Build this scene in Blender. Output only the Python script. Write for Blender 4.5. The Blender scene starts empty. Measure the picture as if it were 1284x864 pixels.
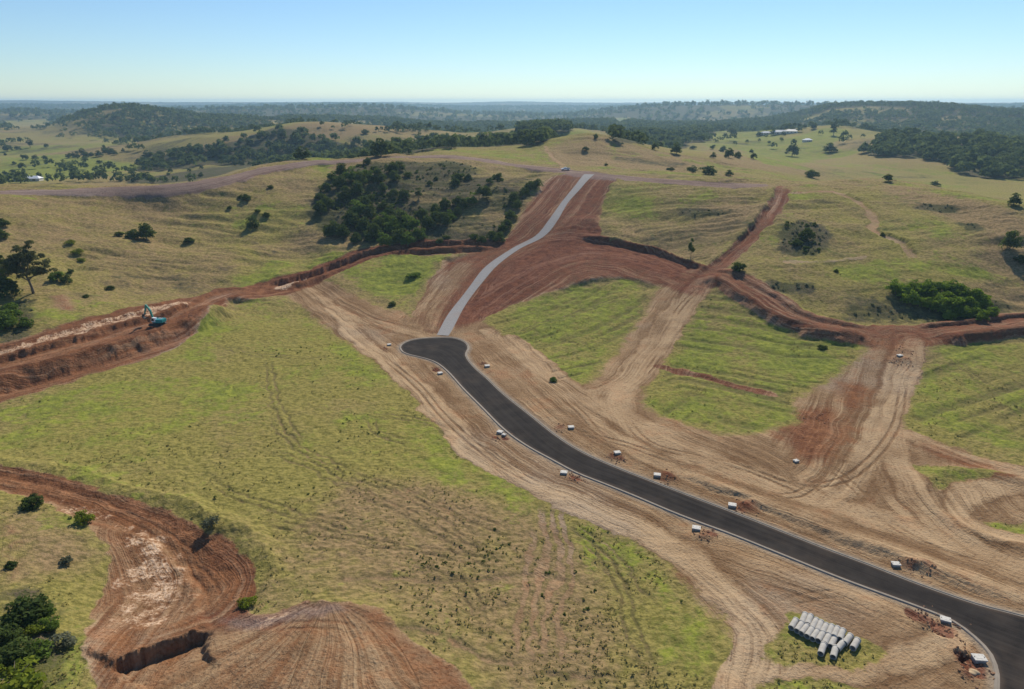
import bpy, bmesh, math, random
import numpy as np
from mathutils import Vector, Matrix
from mathutils.geometry import delaunay_2d_cdt
R = math.radians
random.seed(7); rng = np.random.default_rng(7)
S = bpy.context.scene; C = S.collection

# ------------------------------------------------------------------ camera, sky, sun, exposure
H = 80.0; PITCH = math.atan(304/860); F = 860.0
cam_d = bpy.data.cameras.new('camera'); cam = bpy.data.objects.new('camera', cam_d); C.objects.link(cam)
cam.location = (0, 0, H); cam.rotation_euler = (math.pi/2 - PITCH, 0, 0)
cam_d.sensor_width = 36; cam_d.lens = F/1284*36; cam_d.clip_start = 0.5; cam_d.clip_end = 60000
S.camera = cam
SUN_AZ, SUN_EL = R(17), R(40)                  # azimuth to the right of the view, elevation
w = bpy.data.worlds.new('World'); S.world = w; w.use_nodes = True
nt = w.node_tree; nt.nodes.clear()
sky = nt.nodes.new('ShaderNodeTexSky'); sky.sky_type = 'NISHITA'; sky.sun_disc = False
sky.sun_elevation = SUN_EL; sky.sun_rotation = SUN_AZ
sky.altitude = 100; sky.air_density = 1.0; sky.dust_density = 0.0; sky.ozone_density = 3.0
bg = nt.nodes.new('ShaderNodeBackground'); bg.inputs[1].default_value = 0.098
wo = nt.nodes.new('ShaderNodeOutputWorld')
tint = nt.nodes.new('ShaderNodeMix'); tint.data_type = 'RGBA'; tint.blend_type = 'MULTIPLY'; tint.inputs[0].default_value = 1; tint.inputs[7].default_value = (.82, .96, 1.10, 1)
nt.links.new(sky.outputs[0], tint.inputs[6]); nt.links.new(tint.outputs[2], bg.inputs[0]); nt.links.new(bg.outputs[0], wo.inputs[0])
sd = bpy.data.lights.new('sun', 'SUN'); sd.energy = 5.0; sd.angle = R(0.5); sd.color = (1, .92, .78)
sun = bpy.data.objects.new('sun', sd); C.objects.link(sun)
sv = Vector((math.sin(SUN_AZ)*math.cos(SUN_EL), math.cos(SUN_AZ)*math.cos(SUN_EL), math.sin(SUN_EL)))
sun.rotation_euler = sv.to_track_quat('Z', 'Y').to_euler(); sun.location = (200, 300, 400)
S.view_settings.view_transform = 'Standard'; S.view_settings.look = 'None'
S.view_settings.gamma = 1; S.view_settings.use_curve_mapping = False
S.view_settings.exposure = 0.04
S.render.engine = 'CYCLES'
S.cycles.max_bounces = 5; S.cycles.diffuse_bounces = 2; S.cycles.volume_bounces = 0
S.cycles.transparent_max_bounces = 8

# ------------------------------------------------------------------ noise
def _h(ix, iy, s):
    n = (ix.astype(np.int64)*374761393 + iy.astype(np.int64)*668265263 + s*1274126177) & 0xffffffff
    n = ((n ^ (n >> 13))*1103515245) & 0xffffffff
    n = ((n ^ (n >> 15))*2246822519) & 0xffffffff
    return ((n ^ (n >> 16)) & 0xffffff)/float(0xffffff)
def vnoise(x, y, s=0):
    ix = np.floor(x); iy = np.floor(y); fx = x-ix; fy = y-iy
    fx = fx*fx*(3-2*fx); fy = fy*fy*(3-2*fy)
    a = _h(ix, iy, s); b = _h(ix+1, iy, s); c = _h(ix, iy+1, s); d = _h(ix+1, iy+1, s)
    return (a+(b-a)*fx)*(1-fy)+(c+(d-c)*fx)*fy
def fbm(x, y, lam, octs=4, s=0, gain=.5):
    t = 0; a = 1; tot = 0; f = 1/lam
    for o in range(octs):
        ca, sa = math.cos(o*.7+.3), math.sin(o*.7+.3)
        t = t + a*(vnoise((x*ca-y*sa)*f+o*17.3, (x*sa+y*ca)*f-o*9.1, s+o)-.5)*2; tot += a; a *= gain; f *= 2.03
    return t/tot
def sst(a, b, x):
    t = np.clip((x-a)/(b-a), 0, 1); return t*t*(3-2*t)

# ------------------------------------------------------------------ terrain: profiles laid out by distance from the lookout point
def pchip_cols(Dk, Zk, Dq):                   # Dk, Zk: K x N ; Dq: M -> M x N
    K, N = Dk.shape
    h = np.diff(Dk, axis=0); d = np.diff(Zk, axis=0)/h
    m = np.zeros_like(Zk)
    w1 = 2*h[1:]+h[:-1]; w2 = h[1:]+2*h[:-1]
    same = d[:-1]*d[1:] > 0
    with np.errstate(all='ignore'):
        hm = (w1+w2)/(w1/d[:-1]+w2/d[1:])
    m[1:-1] = np.where(same, hm, 0); m[0] = d[0]; m[-1] = d[-1]
    out = np.empty((len(Dq), N))
    for j in range(N):
        k = np.clip(np.searchsorted(Dk[:, j], Dq)-1, 0, K-2)
        t = np.clip((Dq-Dk[k, j])/h[k, j], 0, 1); hh = h[k, j]
        t2 = t*t; t3 = t2*t
        out[:, j] = (2*t3-3*t2+1)*Zk[k, j]+(t3-2*t2+t)*hh*m[k, j]+(-2*t3+3*t2)*Zk[k+1, j]+(t3-t2)*hh*m[k+1, j]
    return out
def ray(px, py):
    x = (px-642)/F; yu = (432-py)/F
    return x, math.cos(PITCH)+yu*math.sin(PITCH), -math.sin(PITCH)+yu*math.cos(PITCH)
def knot(px, py, z=None, D=None):
    x, y, dz = ray(px, py); hor = math.hypot(x, y); t = -dz/hor
    if D is None: D = (H-z)/t
    return math.atan2(x, y), D, H-D*t

def rowz(py, zs, pxs=(-300, 0, 200, 400, 600, 800, 1000, 1284, 1550)):
    return [knot(px, py, z=z) for px, z in zip(pxs, zs)]
curves = [
 rowz(1250, [9, 7, 5, 3, 1, 0, 0, 0, 0]),
 rowz(1000, [10, 8, 5, 3, 1, 0, 0, 0, 0]),
 rowz(864, [8, 6, 4, 4, 2, 0, 0, 0, 0]),
 rowz(760, [8, 6, 2.5, 3.5, 2, 0, 0, 0, 0]),
 rowz(660, [7, 6, 3.5, 3, 2, .5, 0, -1, -1]),
 rowz(560, [5, 4, 3, 2, 1, 1, .5, 0, 0]),
 rowz(490, [5, 4, 3, 2, 1, 1.5, 2, 2, 2]),
 rowz(435, [9, 8, 4, 2, 1, 3, 5, 6, 6]),
 rowz(395, [14, 12, 7, 3, 3, 6, 9, 9, 10]),
 rowz(350, [20, 17, 11, 6, 8, 12, 16, 16], (-300, 0, 200, 400, 600, 800, 1000, 1284))+[knot(1550, 378, z=15)],
 rowz(305, [27, 24, 17, 14, 15, 19, 23], (-300, 0, 200, 400, 600, 800, 1000))+[knot(1150, 306, z=23), knot(1284, 318, z=22), knot(1550, 350, z=19)],
 rowz(265, [34, 31, 26, 25, 25, 28, 31], (-300, 0, 200, 400, 600, 800, 1000))+[knot(1130, 266, z=30.5), knot(1200, 274, z=30), knot(1284, 291, z=28), knot(1550, 325, z=24)],
]
rid = [(-300, 244, 38), (0, 238, 36), (100, 236, 36), (200, 233, 37), (270, 223, 39), (330, 209, 42), (400, 198.5, 44), (450, 198, 44.5), (500, 194, 46),
       (550, 192, 46), (600, 197, 44), (650, 203, 42), (700, 209, 41), (740, 215, 40), (850, 225, 39), (950, 229, 38), (1000, 231, 38),
       (1100, 226, 39), (1150, 233, 38), (1200, 246, 36), (1284, 266, 33), (1550, 300, 28)]
curves.append([knot(a, b, z=c) for a, b, c in rid])
# just behind the ridge
curves.append([knot(-300, 240, D=620), knot(0, 236.5, D=610)] + [knot(px, 262 if px < 470 else py, D=D) for px, py, D in
       [(200, 0, 620), (400, 0, 600), (500, 198, 540), (560, 194, 530), (640, 195, 520), (740, 203, 520), (850, 212, 530), (960, 222, 540)]]
       + [knot(1040, 236, D=600), knot(1100, 238, D=640), (knot(1284, 256, D=600)), knot(1550, 280, D=600)])
curves.append([knot(-300, 232, D=900), knot(0, 230, D=880), knot(200, 226, D=860), knot(330, 215, D=800), knot(420, 205, D=760), knot(480, 190.5, D=700),
       knot(520, 188, D=650), knot(560, 184, D=630), knot(600, 185, D=620), knot(650, 181, D=620), knot(700, 172, D=620), knot(740, 168, D=620),
       knot(780, 175, D=620), knot(830, 186, D=640), knot(900, 195, D=660), knot(960, 203, D=690), knot(1000, 210, D=720), knot(1050, 216, D=740),
       knot(1100, 218, D=780), knot(1284, 238, D=740), knot(1550, 250, D=740)])
curves.append([knot(-300, 215, D=1100), knot(0, 212, D=1080), knot(165, 212, D=1000), knot(250, 207, D=980), knot(330, 204, D=970), knot(420, 199, D=930), knot(500, 196, D=900),
       knot(600, 197, D=880), knot(740, 195, D=900), knot(850, 195, D=950), knot(950, 193, D=1000), knot(1040, 200, D=950), knot(1090, 198, D=920),
       knot(1180, 212, D=860), knot(1284, 224, D=830), knot(1550, 240, D=830)])
curves.append([knot(-300, 205, D=1350), knot(0, 198, D=1350), knot(100, 195, D=1300), knot(165, 191, D=1250), knot(200, 184, D=1180), knot(250, 174, D=1130), knot(330, 165, D=1120), knot(400, 159, D=1120),
       knot(460, 162, D=1120), knot(520, 168, D=1120), knot(600, 172, D=1080), knot(660, 164, D=1000), knot(720, 163, D=1000), knot(760, 170, D=1050), knot(800, 172, D=1200), knot(900, 174, D=1350),
       knot(960, 168, D=1450), knot(1000, 163, D=1450), knot(1050, 158, D=1450), knot(1100, 167, D=1300), knot(1150, 171, D=1200), knot(1200, 174, D=1150), knot(1284, 186, D=1080), knot(1550, 200, D=1080)])
curves.append([knot(-300, 185, D=1800), knot(0, 180, D=1800), knot(100, 178, D=1750), knot(200, 180, D=1700), knot(300, 172, D=1700), knot(640, 176, D=1700), knot(800, 168, D=1750), knot(900, 166, D=1800), knot(1000, 172, D=1850),
       knot(1284, 176, D=1800), knot(1550, 180, D=1800)])
curves.append([knot(-300, 165, D=2300), knot(0, 163, D=2300), knot(50, 160, D=2300), knot(100, 147, D=2200), knot(150, 136, D=2200), knot(200, 140, D=2200), knot(250, 149, D=2250), knot(330, 151, D=2300), knot(450, 153, D=2400),
       knot(600, 160, D=2300), knot(760, 157, D=2300), knot(850, 160, D=2300), knot(950, 152, D=2600), knot(1000, 143, D=2600), knot(1050, 132, D=2600), knot(1150, 133, D=2600), knot(1284, 143, D=2500), knot(1550, 150, D=2500)])
curves.append([knot(px, 158 if px < 900 else 160, D=3100) for px in (-300, 0, 300, 600, 900, 1284, 1550)])
curves.append([knot(px, py, D=4100) for px, py in [(-300, 146), (0, 142), (100, 144), (300, 138), (450, 135), (600, 144), (700, 147), (780, 138), (850, 133), (950, 133), (1060, 134), (1284, 140), (1550, 140)]])
curves.append([knot(px, 146, D=5400) for px in (-300, 300, 900, 1550)])
curves.append([knot(px, py, D=7500) for px, py in [(-300, 131), (0, 133), (200, 135), (420, 131), (600, 135), (800, 134), (1000, 134), (1284, 133), (1550, 133)]])
curves.append([knot(px, 136, D=9000) for px in (-300, 300, 900, 1550)])
curves.append([knot(px, py, D=10800) for px, py in [(-300, 126), (0, 126), (120, 127.5), (300, 128.5), (480, 128), (560, 129), (640, 127.5), (760, 129), (900, 128.5), (1100, 129), (1284, 129), (1550, 129)]])
curves.append([knot(px, 132, D=12800) for px in (-300, 300, 900, 1550)])

fine = R(47)
az_f = np.arange(-fine, fine, 0.00155)
az_c = np.concatenate([np.linspace(-math.pi, -fine-R(1.2), 90), np.linspace(-fine-R(.8), -fine-R(.15), 6)])
AZ = np.concatenate([az_c, az_f, -az_c[::-1]]); NA = len(AZ)
Ds = [3.0]
while Ds[-1] < 12800:
    d = Ds[-1]
    st = .06*d if d < 45 else (.0026*d if d < 620 else (.0042*d if d < 3000 else .008*d))
    Ds.append(d+st)
DQ = np.array(Ds); ND = len(DQ)
def curve_cols(cv):
    a = np.array(sorted(cv)); az = a[:, 0]
    # pchip in azimuth, through a dense uniform axis and a light smoothing
    u = np.linspace(az[0], az[-1], 900)
    p = pchip_cols(np.stack([az, az], 1), a[:, 1:3], u)
    k = np.exp(-.5*(np.arange(-18, 19)/6.)**2); k /= k.sum()
    sm = lambda v: np.convolve(np.pad(v, 18, mode='edge'), k, 'valid')
    return np.interp(AZ, u, sm(p[:, 0])), np.interp(AZ, u, sm(p[:, 1]))
cols = [curve_cols(c) for c in curves]
DK = np.stack([np.full(NA, 3.0)]+[c[0] for c in cols]); ZK = np.stack([cols[0][1]*.5-1]+[c[1] for c in cols])
for k in range(1, len(DK)): DK[k] = np.maximum(DK[k], DK[k-1]+4)
Z0 = pchip_cols(DK, ZK, DQ)
back = sst(R(60), R(150), np.abs(AZ))[None, :]
Z0 = Z0*(1-back) + 5*back
logD = np.log(DQ)
def gidx(x, y):
    az = np.arctan2(x, y); D = np.hypot(x, y)
    fi = np.interp(D, DQ, np.arange(ND)); fj = np.interp(az, AZ, np.arange(NA))
    return fi, fj
def sample(G, x, y):
    x = np.asarray(x, float); y = np.asarray(y, float)
    fi, fj = gidx(x, y); i = np.minimum(fi.astype(int), ND-2); j = np.minimum(fj.astype(int), NA-2)
    a = fi-i; b = fj-j
    return G[i, j]*(1-a)*(1-b)+G[i+1, j]*a*(1-b)+G[i, j+1]*(1-a)*b+G[i+1, j+1]*a*b
def P(px, py, G=None, dmin=0):                # where the sight line through a point of the photo first meets the ground
    G = Z0 if G is None else G
    x, y, dz = ray(px, py); hor = math.hypot(x, y); az = math.atan2(x, y); t = dz/hor
    fj = np.interp(az, AZ, np.arange(NA)); j = min(int(fj), NA-2); b = fj-j
    prof = G[:, j]*(1-b)+G[:, j+1]*b
    gap = H+DQ*t-prof
    hit = np.where((gap < 0) & (DQ > max(10, dmin)))[0]
    if not len(hit): D = 12000.
    else:
        i = hit[0]; g0, g1 = gap[i-1], gap[i]; D = DQ[i-1]+(DQ[i]-DQ[i-1])*(g0/(g0-g1) if g0 > 0 else 0)
    return D*math.sin(az), D*math.cos(az)
def PL(pts, dmin=0): return np.array([P(a, b, dmin=dmin) for a, b in pts])
def spline(p, step=3.0):                      # Catmull-Rom through world points
    p = np.asarray(p, float); q = np.vstack([2*p[0]-p[1], p, 2*p[-1]-p[-2]]); out = []
    for i in range(1, len(q)-2):
        n = max(2, int(np.linalg.norm(q[i+1]-q[i])/step))
        for t in np.arange(n)/n:
            out.append(.5*((2*q[i])+(-q[i-1]+q[i+1])*t+(2*q[i-1]-5*q[i]+4*q[i+1]-q[i+2])*t*t+(-q[i-1]+3*q[i]-3*q[i+1]+q[i+2])*t**3))
    out.append(p[-1]); return np.array(out)

GX = DQ[:, None]*np.sin(AZ)[None, :]; GY = DQ[:, None]*np.cos(AZ)[None, :]
X = GX.ravel(); Y = GY.ravel(); DD = np.hypot(X, Y)
# coordinates warped a little, so that traced edges come out ragged
WX = X + fbm(X, Y, 9, 5, 11, .65)*2.6; WY = Y + fbm(X, Y, 9, 5, 23, .65)*2.6

def near_box(pts, m, xx=None, yy=None):
    xx = X if xx is None else xx; yy = Y if yy is None else yy
    lo = pts.min(0)-m; hi = pts.max(0)+m
    return np.where((xx > lo[0]) & (xx < hi[0]) & (yy > lo[1]) & (yy < hi[1]))[0]
def line_dist(pts, R_, warp=True):
    """indices, signed distance (+ = left of travel), arc length"""
    xx, yy = (WX, WY) if warp else (X, Y)
    idx = near_box(pts, R_, xx, yy); x = xx[idx]; y = yy[idx]
    best = np.full(len(idx), 1e9); sg = np.zeros(len(idx)); al = np.zeros(len(idx)); s0 = 0
    for a, b in zip(pts[:-1], pts[1:]):
        d = b-a; L = math.hypot(*d)
        if L < 1e-6: continue
        lo = np.minimum(a, b)-R_; hi = np.maximum(a, b)+R_
        m = np.where((x > lo[0]) & (x < hi[0]) & (y > lo[1]) & (y < hi[1]))[0]
        if len(m):
            rx = x[m]-a[0]; ry = y[m]-a[1]
            t = np.clip((rx*d[0]+ry*d[1])/(L*L), 0, 1)
            dd = np.hypot(rx-t*d[0], ry-t*d[1]); s = np.sign(d[0]*ry-d[1]*rx)
            u = dd < best[m]; mm = m[u]
            best[mm] = dd[u]; sg[mm] = s[u]; al[mm] = s0+t[u]*L
        s0 += L
    k = best < R_
    return idx[k], best[k]*sg[k], al[k]
def poly_sd(pts, soft, warp=True, xx=None, yy=None):
    """indices, signed distance (+ inside) clipped to the soft band"""
    if xx is None: xx, yy = (WX, WY) if warp else (X, Y)
    idx = near_box(pts, soft, xx, yy); x = xx[idx]; y = yy[idx]
    ins = np.zeros(len(idx), bool); best = np.full(len(idx), soft*1.0)
    n = len(pts)
    for i in range(n):
        a = pts[i]; b = pts[(i+1) % n]
        if a[1] != b[1]:
            c = (a[1] > y) != (b[1] > y)
            ins ^= c & (x < (b[0]-a[0])*(y-a[1])/(b[1]-a[1])+a[0])
        d = b-a; L2 = d@d
        if L2 < 1e-9: continue
        lo = np.minimum(a, b)-soft; hi = np.maximum(a, b)+soft
        m = np.where((x > lo[0]) & (x < hi[0]) & (y > lo[1]) & (y < hi[1]))[0]
        if len(m):
            rx = x[m]-a[0]; ry = y[m]-a[1]; t = np.clip((rx*d[0]+ry*d[1])/L2, 0, 1)
            best[m] = np.minimum(best[m], np.hypot(rx-t*d[0], ry-t*d[1]))
    return idx, np.where(ins, best, -best)

NV = len(X)
dirt = np.zeros(NV); red = np.zeros(NV); pale = np.zeros(NV); lush = np.zeros(NV)
brown = np.zeros(NV); scrub = np.zeros(NV); rough = np.zeros(NV)
TU = np.zeros(NV); TV = np.zeros(NV); TB = np.full(NV, 1e9); TU2 = np.zeros(NV); TV2 = np.zeros(NV); TB2 = np.full(NV, 1e9)
dz = np.zeros(NV)
def paint(M, pts, val, soft=2.0, dmin=0, dense=True):
    p = PL(pts, dmin); p = spline(np.vstack([p, p[:1]]), 6)[:-1] if dense else p
    i, s = poly_sd(p, soft); a = sst(-soft, soft, s); M[i] = M[i]*(1-a)+val*a
def stroke(M, pts, wdt, val, soft=None, dmin=0, mode='mix'):
    p = spline(PL(pts, dmin)); soft = soft or wdt*.4
    i, s, _ = line_dist(p, wdt/2+soft); a = 1-sst(wdt/2-soft, wdt/2+soft, np.abs(s))
    M[i] = M[i]*(1-a)+val*a
LAY = [dict(K1=np.full(NV, 1e9), K2=np.full(NV, 1e9), U=np.zeros(NV), V=np.zeros(NV)) for _ in range(2)]; _gn = [0]
def guide(pts, rad, layer=None):
    L = LAY[_gn[0] % 2 if layer is None else layer]; _gn[0] += 1
    rad *= 1.6; p = spline(PL(pts)); i, s, al = line_dist(p, rad, warp=False); off = random.uniform(0, 300)
    k = np.abs(s)/rad; u = k < L['K1'][i]; ii = i[u]
    L['K2'][ii] = L['K1'][ii]; L['K1'][ii] = k[u]; L['U'][ii] = s[u]+off; L['V'][ii] = al[u]
    u = (~u) & (k < L['K2'][i]); L['K2'][i[u]] = k[u]
def shape(pts, prof, ends=12, warp=True):
    p = spline(PL(pts)); xs = [a for a, _ in prof]; ys = [b for _, b in prof]
    R_ = max(abs(xs[0]), abs(xs[-1])); i, s, al = line_dist(p, R_, warp)
    L = al.max() if len(al) else 1
    fade = sst(0, ends, al)*sst(0, ends, L-al) if ends else 1
    dz[i] += np.interp(s, xs, ys)*fade
# ------------------------------------------------------------------ what grows and what is bare (traced outlines, put on the ground)
big = fbm(X, Y, 60, 4, 5); mid = fbm(X, Y, 14, 4, 6); vbig = fbm(X, Y, 420, 3, 9)
near = DD < 420
lush[:] = np.where(DD < 700, .13+.22*big+.12*mid, .26+.45*fbm(X, Y, 230, 3, 97)+.15*big)
brown[:] = np.where(DD < 700, .35-.3*big+.15*mid, .45-.5*fbm(X, Y, 260, 3, 98))
# greener ground
for pts, v, sft in [
  ([(285,350),(330,330),(400,315),(440,318),(470,312),(430,335),(380,352),(310,358)], .75, 8),
  ([(300,378),(350,375),(400,402),(440,440),(480,470),(520,500),(560,535),(600,560),(560,590),(500,560),(430,500),(330,480),(260,455),(230,430)], .36, 12),
  ([(380,395),(420,420),(455,452),(480,465),(450,470),(410,440),(375,410)], .75, 5),
  ([(440,520),(500,512),(560,545),(620,585),(680,620),(690,650),(640,645),(570,610),(500,575)], .68, 6),
  ([(700,640),(760,650),(810,690),(850,740),(900,790),(930,830),(900,864),(820,864),(790,800),(750,740),(710,690)], .62, 6),
  ([(0,500),(60,490),(140,480),(240,470),(330,500),(420,540),(450,570),(380,600),(250,580),(120,560),(0,560)], .28, 12),
  ([(420,345),(470,322),(560,322),(550,340),(530,362),(515,395),(490,385),(450,365)], .62, 4),
  ([(620,405),(650,387),(700,367),(745,354),(790,349),(813,360),(810,380),(793,410),(768,440),(745,462),(700,475),(680,452),(650,430)], .72, 4),
  ([(885,365),(920,372),(960,400),(1010,420),(1070,432),(1060,460),(1020,480),(985,497),(1000,525),(960,540),(900,540),(830,520),(808,500),(835,460),(850,420),(875,385)], .66, 4),
  ([(1165,430),(1290,425),(1400,430),(1400,560),(1290,570),(1240,555),(1180,540),(1140,520),(1150,480)], .68, 4),
  ([(1040,330),(1110,328),(1200,340),(1284,345),(1284,360),(1200,352),(1100,352),(1045,345)], .62, 4),
  ([(880,300),(960,260),(1000,240),(1030,240),(1000,290),(950,320),(920,340)], .42, 8),
  ([(980,780),(1100,780),(1100,835),(990,835)], .6, 3),
  ([(520,190),(600,187),(680,194),(700,205),(640,199),(560,190)], .8, 8),
  ([(600,183),(700,172),(760,172),(700,182),(650,192)], .55, 10),
  ([(700,206),(860,214),(960,226),(900,222),(760,214)], .5, 6),
  ([(0,198),(60,196),(130,200),(200,204),(150,212),(80,222),(0,226)], .85, 15),
  ([(0,214),(200,222),(300,208),(290,203),(180,212),(100,216)], .55, 15),
  ([(930,190),(1000,170),(1050,161),(1066,170),(1040,186),(1080,190),(1030,200),(960,205)], .8, 12),
  ([(1010,205),(1120,205),(1200,215),(1284,245),(1200,236),(1100,224),(1030,216)], .4, 12),
  ([(890,160),(960,160),(980,175),(930,190),(880,180)], .75, 12),
  ([(768,152),(785,150),(780,170),(765,172)], .7, 8),
  ([(340,200),(390,196),(420,199),(380,202),(330,208)], .7, 6),
 ]: paint(lush, pts, v, sft)
lush += np.where(DD < 900, .30*mid+.22*fbm(X, Y, 28, 3, 91), 0)
brown += np.where(DD < 700, .3*fbm(X, Y, 22, 3, 92), 0); lush += np.where(DD < 800, .38*sst(.05, .4, fbm(X, Y, 45, 4, 106))-.06, .25*sst(.0, .3, fbm(X, Y, 160, 3, 107)))
hillz = sst(245, 300, DD)*(1-sst(470, 640, DD)); hillz = np.where(lush < .62, hillz, hillz*.3)
for pts, v, sft in [
  ([(60,240),(0,245),(0,330),(60,300),(120,330),(220,360),(130,390),(230,370),(300,345),(250,300),(150,260)], .4, 12),
  ([(430,600),(560,600),(650,640),(700,700),(700,780),(600,800),(470,760),(380,720),(350,660)], .75, 12),
  ([(720,700),(770,780),(780,864),(640,864),(640,800)], .7, 8),
  ([(0,640),(60,640),(120,690),(60,720),(0,720)], .7, 4),
  ([(640,194),(720,184),(800,190),(880,205),(800,215),(700,204)], .7, 12),
  ([(740,172),(800,182),(860,196),(930,205),(860,205),(780,195)], .75, 10),
  ([(1110,228),(1170,240),(1284,280),(1284,300),(1200,280),(1130,250)], .8, 8),
  ([(220,200),(260,178),(330,168),(400,160),(460,165),(420,178),(340,180),(280,190)], .85, 15),
  ([(100,205),(180,190),(250,200),(300,215),(260,225),(160,215)], .6, 15),
  ([(960,182),(1040,178),(1080,178),(1060,190),(1000,205)], .7, 10),
  ([(880,186),(960,195),(1030,212),(1000,216),(900,205)], .7, 10),
  ([(1100,172),(1180,172),(1284,186),(1284,196),(1180,182),(1100,180)], .7, 8),
 ]: paint(brown, pts, v, sft)
# scrubby dark ground
for pts, v, sft in [
  ([(400,240),(440,210),(520,205),(600,212),(660,225),(660,245),(630,300),(600,305),(520,308),(440,300),(400,285)], .42, 8),
  ([(400,240),(440,212),(500,207),(520,225),(515,250),(560,262),(560,300),(520,306),(440,300),(400,285)], .8, 8),
  ([(0,380),(40,375),(40,425),(0,440)], .7, 4),
  ([(0,735),(60,730),(95,780),(90,864),(0,864)], .6, 4),
  ([(985,285),(1010,278),(1040,292),(1020,318),(980,315)], .95, 4),
  ([(960,355),(1020,355),(1010,370),(960,368)], .85, 3),
  ([(1060,370),(1250,375),(1260,405),(1150,408),(1060,400)], .6, 5),
  ([(1200,283),(1230,283),(1240,292),(1210,296)], .85, 3),
  ([(1150,257),(1205,261),(1200,268),(1150,266)], .7, 4),
  ([(850,265),(880,262),(930,268),(900,275),(850,273)], .6, 4),
  ([(800,335),(845,335),(830,345)], .3, 4),
  ([(500,205),(560,203),(600,212),(560,225),(500,222)], .7, 6),
  ([(770,196),(860,205),(840,209),(770,203)], .5, 4),
 ]: paint(scrub, pts, v, sft)
scrub += hillz*np.clip(.20+.35*fbm(X*.5, Y*1.3, 6, 3, 89)+.25*mid+.2*fbm(X*.5, Y, 30, 3, 93), 0, .55); brown += hillz*.22
scrub += sst(520, 700, DD)*np.clip(.14+.12*sst(900, 1100, DD)+.6*fbm(X, Y, 90, 4, 94)+.3*mid, 0, .6)
# woods (ground under them stays dark and green)
woods = {
 'spur': [(165,213),(175,203),(205,190),(250,184),(300,178),(335,165),(372,166),(400,174),(450,184),(500,184),(560,174),(640,176),(645,183),(590,184),(530,190),(490,196),(430,199),(330,206),(260,205),(200,214)],
 'knoll': [(632,176),(650,168),(690,160),(720,164),(706,170),(690,176),(668,184),(640,183)],
 'right': [(1078,192),(1100,180),(1125,172),(1160,176),(1200,180),(1240,178),(1284,190),(1400,200),(1400,235),(1284,224),(1240,224),(1205,218),(1180,205),(1140,198),(1100,196)],
 'valley': [(765,172),(800,168),(850,166),(893,163),(895,178),(860,184),(800,182),(770,178)],
 'lowspur': [(160,222),(230,214),(300,206),(330,204),(320,208),(270,221),(200,230),(160,230)],
}
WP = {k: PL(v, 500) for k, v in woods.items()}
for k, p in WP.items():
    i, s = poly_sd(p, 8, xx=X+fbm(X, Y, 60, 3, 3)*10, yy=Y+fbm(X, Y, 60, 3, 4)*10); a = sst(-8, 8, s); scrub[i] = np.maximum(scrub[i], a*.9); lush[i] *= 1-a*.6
farwood = sst(-.22, .1, fbm(X, Y, 380, 4, 31)+.25*fbm(X, Y, 70, 3, 33)+.35*sst(1800, 2600, DD)-.05)*sst(1300, 1900, DD)
farwood = np.where(DD > 2600, np.maximum(farwood, .55), farwood)
for pts_ in ([(90,167),(95,152),(140,143),(250,150),(340,153),(460,156),(620,162),(625,171),(520,164),(400,154),(330,160),(250,170),(190,178),(165,176),(120,170)], [(1035,158),(1060,142),(1284,150),(1340,150),(1340,182),(1200,168),(1120,164)], [(640,158),(800,156),(1020,152),(1020,160),(900,162),(780,163),(660,166)]):
    i, s = poly_sd(PL(pts_, 1400), 60, xx=X+fbm(X, Y, 200, 3, 3)*50, yy=Y+fbm(X, Y, 200, 3, 4)*50); a = sst(-60, 60, s); farwood[i] = np.maximum(farwood[i], a*np.clip(.72+.7*fbm(X[i], Y[i], 160, 3, 102), .15, 1))
for pts_ in ([(0,152),(60,150),(95,156),(90,165),(0,166)], [(764,148),(788,148),(782,166),(764,166)], [(1170,150),(1215,146),(1210,158),(1175,162)], [(640,150),(700,152),(700,158),(640,156)], [(320,151),(350,150),(350,156),(320,156)]):
    i, s = poly_sd(PL(pts_, 1400), 40, warp=False); farwood[i] *= 1-sst(-40, 40, s)
scrub = np.maximum(scrub, farwood*.9)
scrub += sst(850, 1000, DD)*.3*sst(.10, .02, np.abs(fbm(X, Y, 260, 3, 99)))*sst(-.15, .15, fbm(X, Y, 420, 2, 100)) 

# bare earth
stroke(dirt, [(-200,246),(-60,244),(0,241.5),(100,239.5),(200,236.5),(270,227),(330,213),(400,202)], 13, 1, 1.5)
stroke(dirt, [(390,203),(450,201.5),(500,197.5),(550,196),(600,200.5),(650,207),(700,213),(740,218.5),(800,224),(870,229.5),(950,233)], 12, 1, 1.5)
stroke(red, [(-200,246),(-60,244),(0,241.5),(100,239.5),(200,236.5),(270,227),(330,213),(400,202),(450,201.5),(500,197.5),(550,196),(600,200.5),(650,207),(700,213),(740,218.5),(800,224),(870,229.5),(950,233)], 16, .35, 2)
REDZ = [(728,218),(692,222),(668,250),(645,282),(628,306),(560,330),(530,370),(515,400),(545,420),(600,405),(630,388),(700,364),(750,350),(800,350),(840,365),(880,372),(895,350),(880,335),(845,320),(800,306),(762,303),(753,280),(762,240),(772,226),(745,218)]
paint(dirt, REDZ, 1, 1.5); paint(red, REDZ, .72, 3)
paint(red, [(700,300),(750,285),(790,306),(840,322),(885,340),(890,352),(840,348),(780,328),(720,325),(660,360),(600,400),(570,405),(610,360),(660,320)], .95, 5)
paint(red, [(515,385),(545,350),(590,330),(560,380),(545,410)], .35, 5)
LH = [(-80,440),(0,432),(80,409),(150,388),(230,373),(290,361),(340,354),(380,349),(430,329),(480,314),(560,306),(620,303),(640,310),(600,318),(540,321),(470,325),(420,345),(385,362),(350,372),(300,373),(283,379),(266,401),(236,428),(178,452),(100,475),(34,495),(0,504),(-80,530)]
paint(dirt, LH, 1, 1.0); paint(red, LH, .75, 2)
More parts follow.
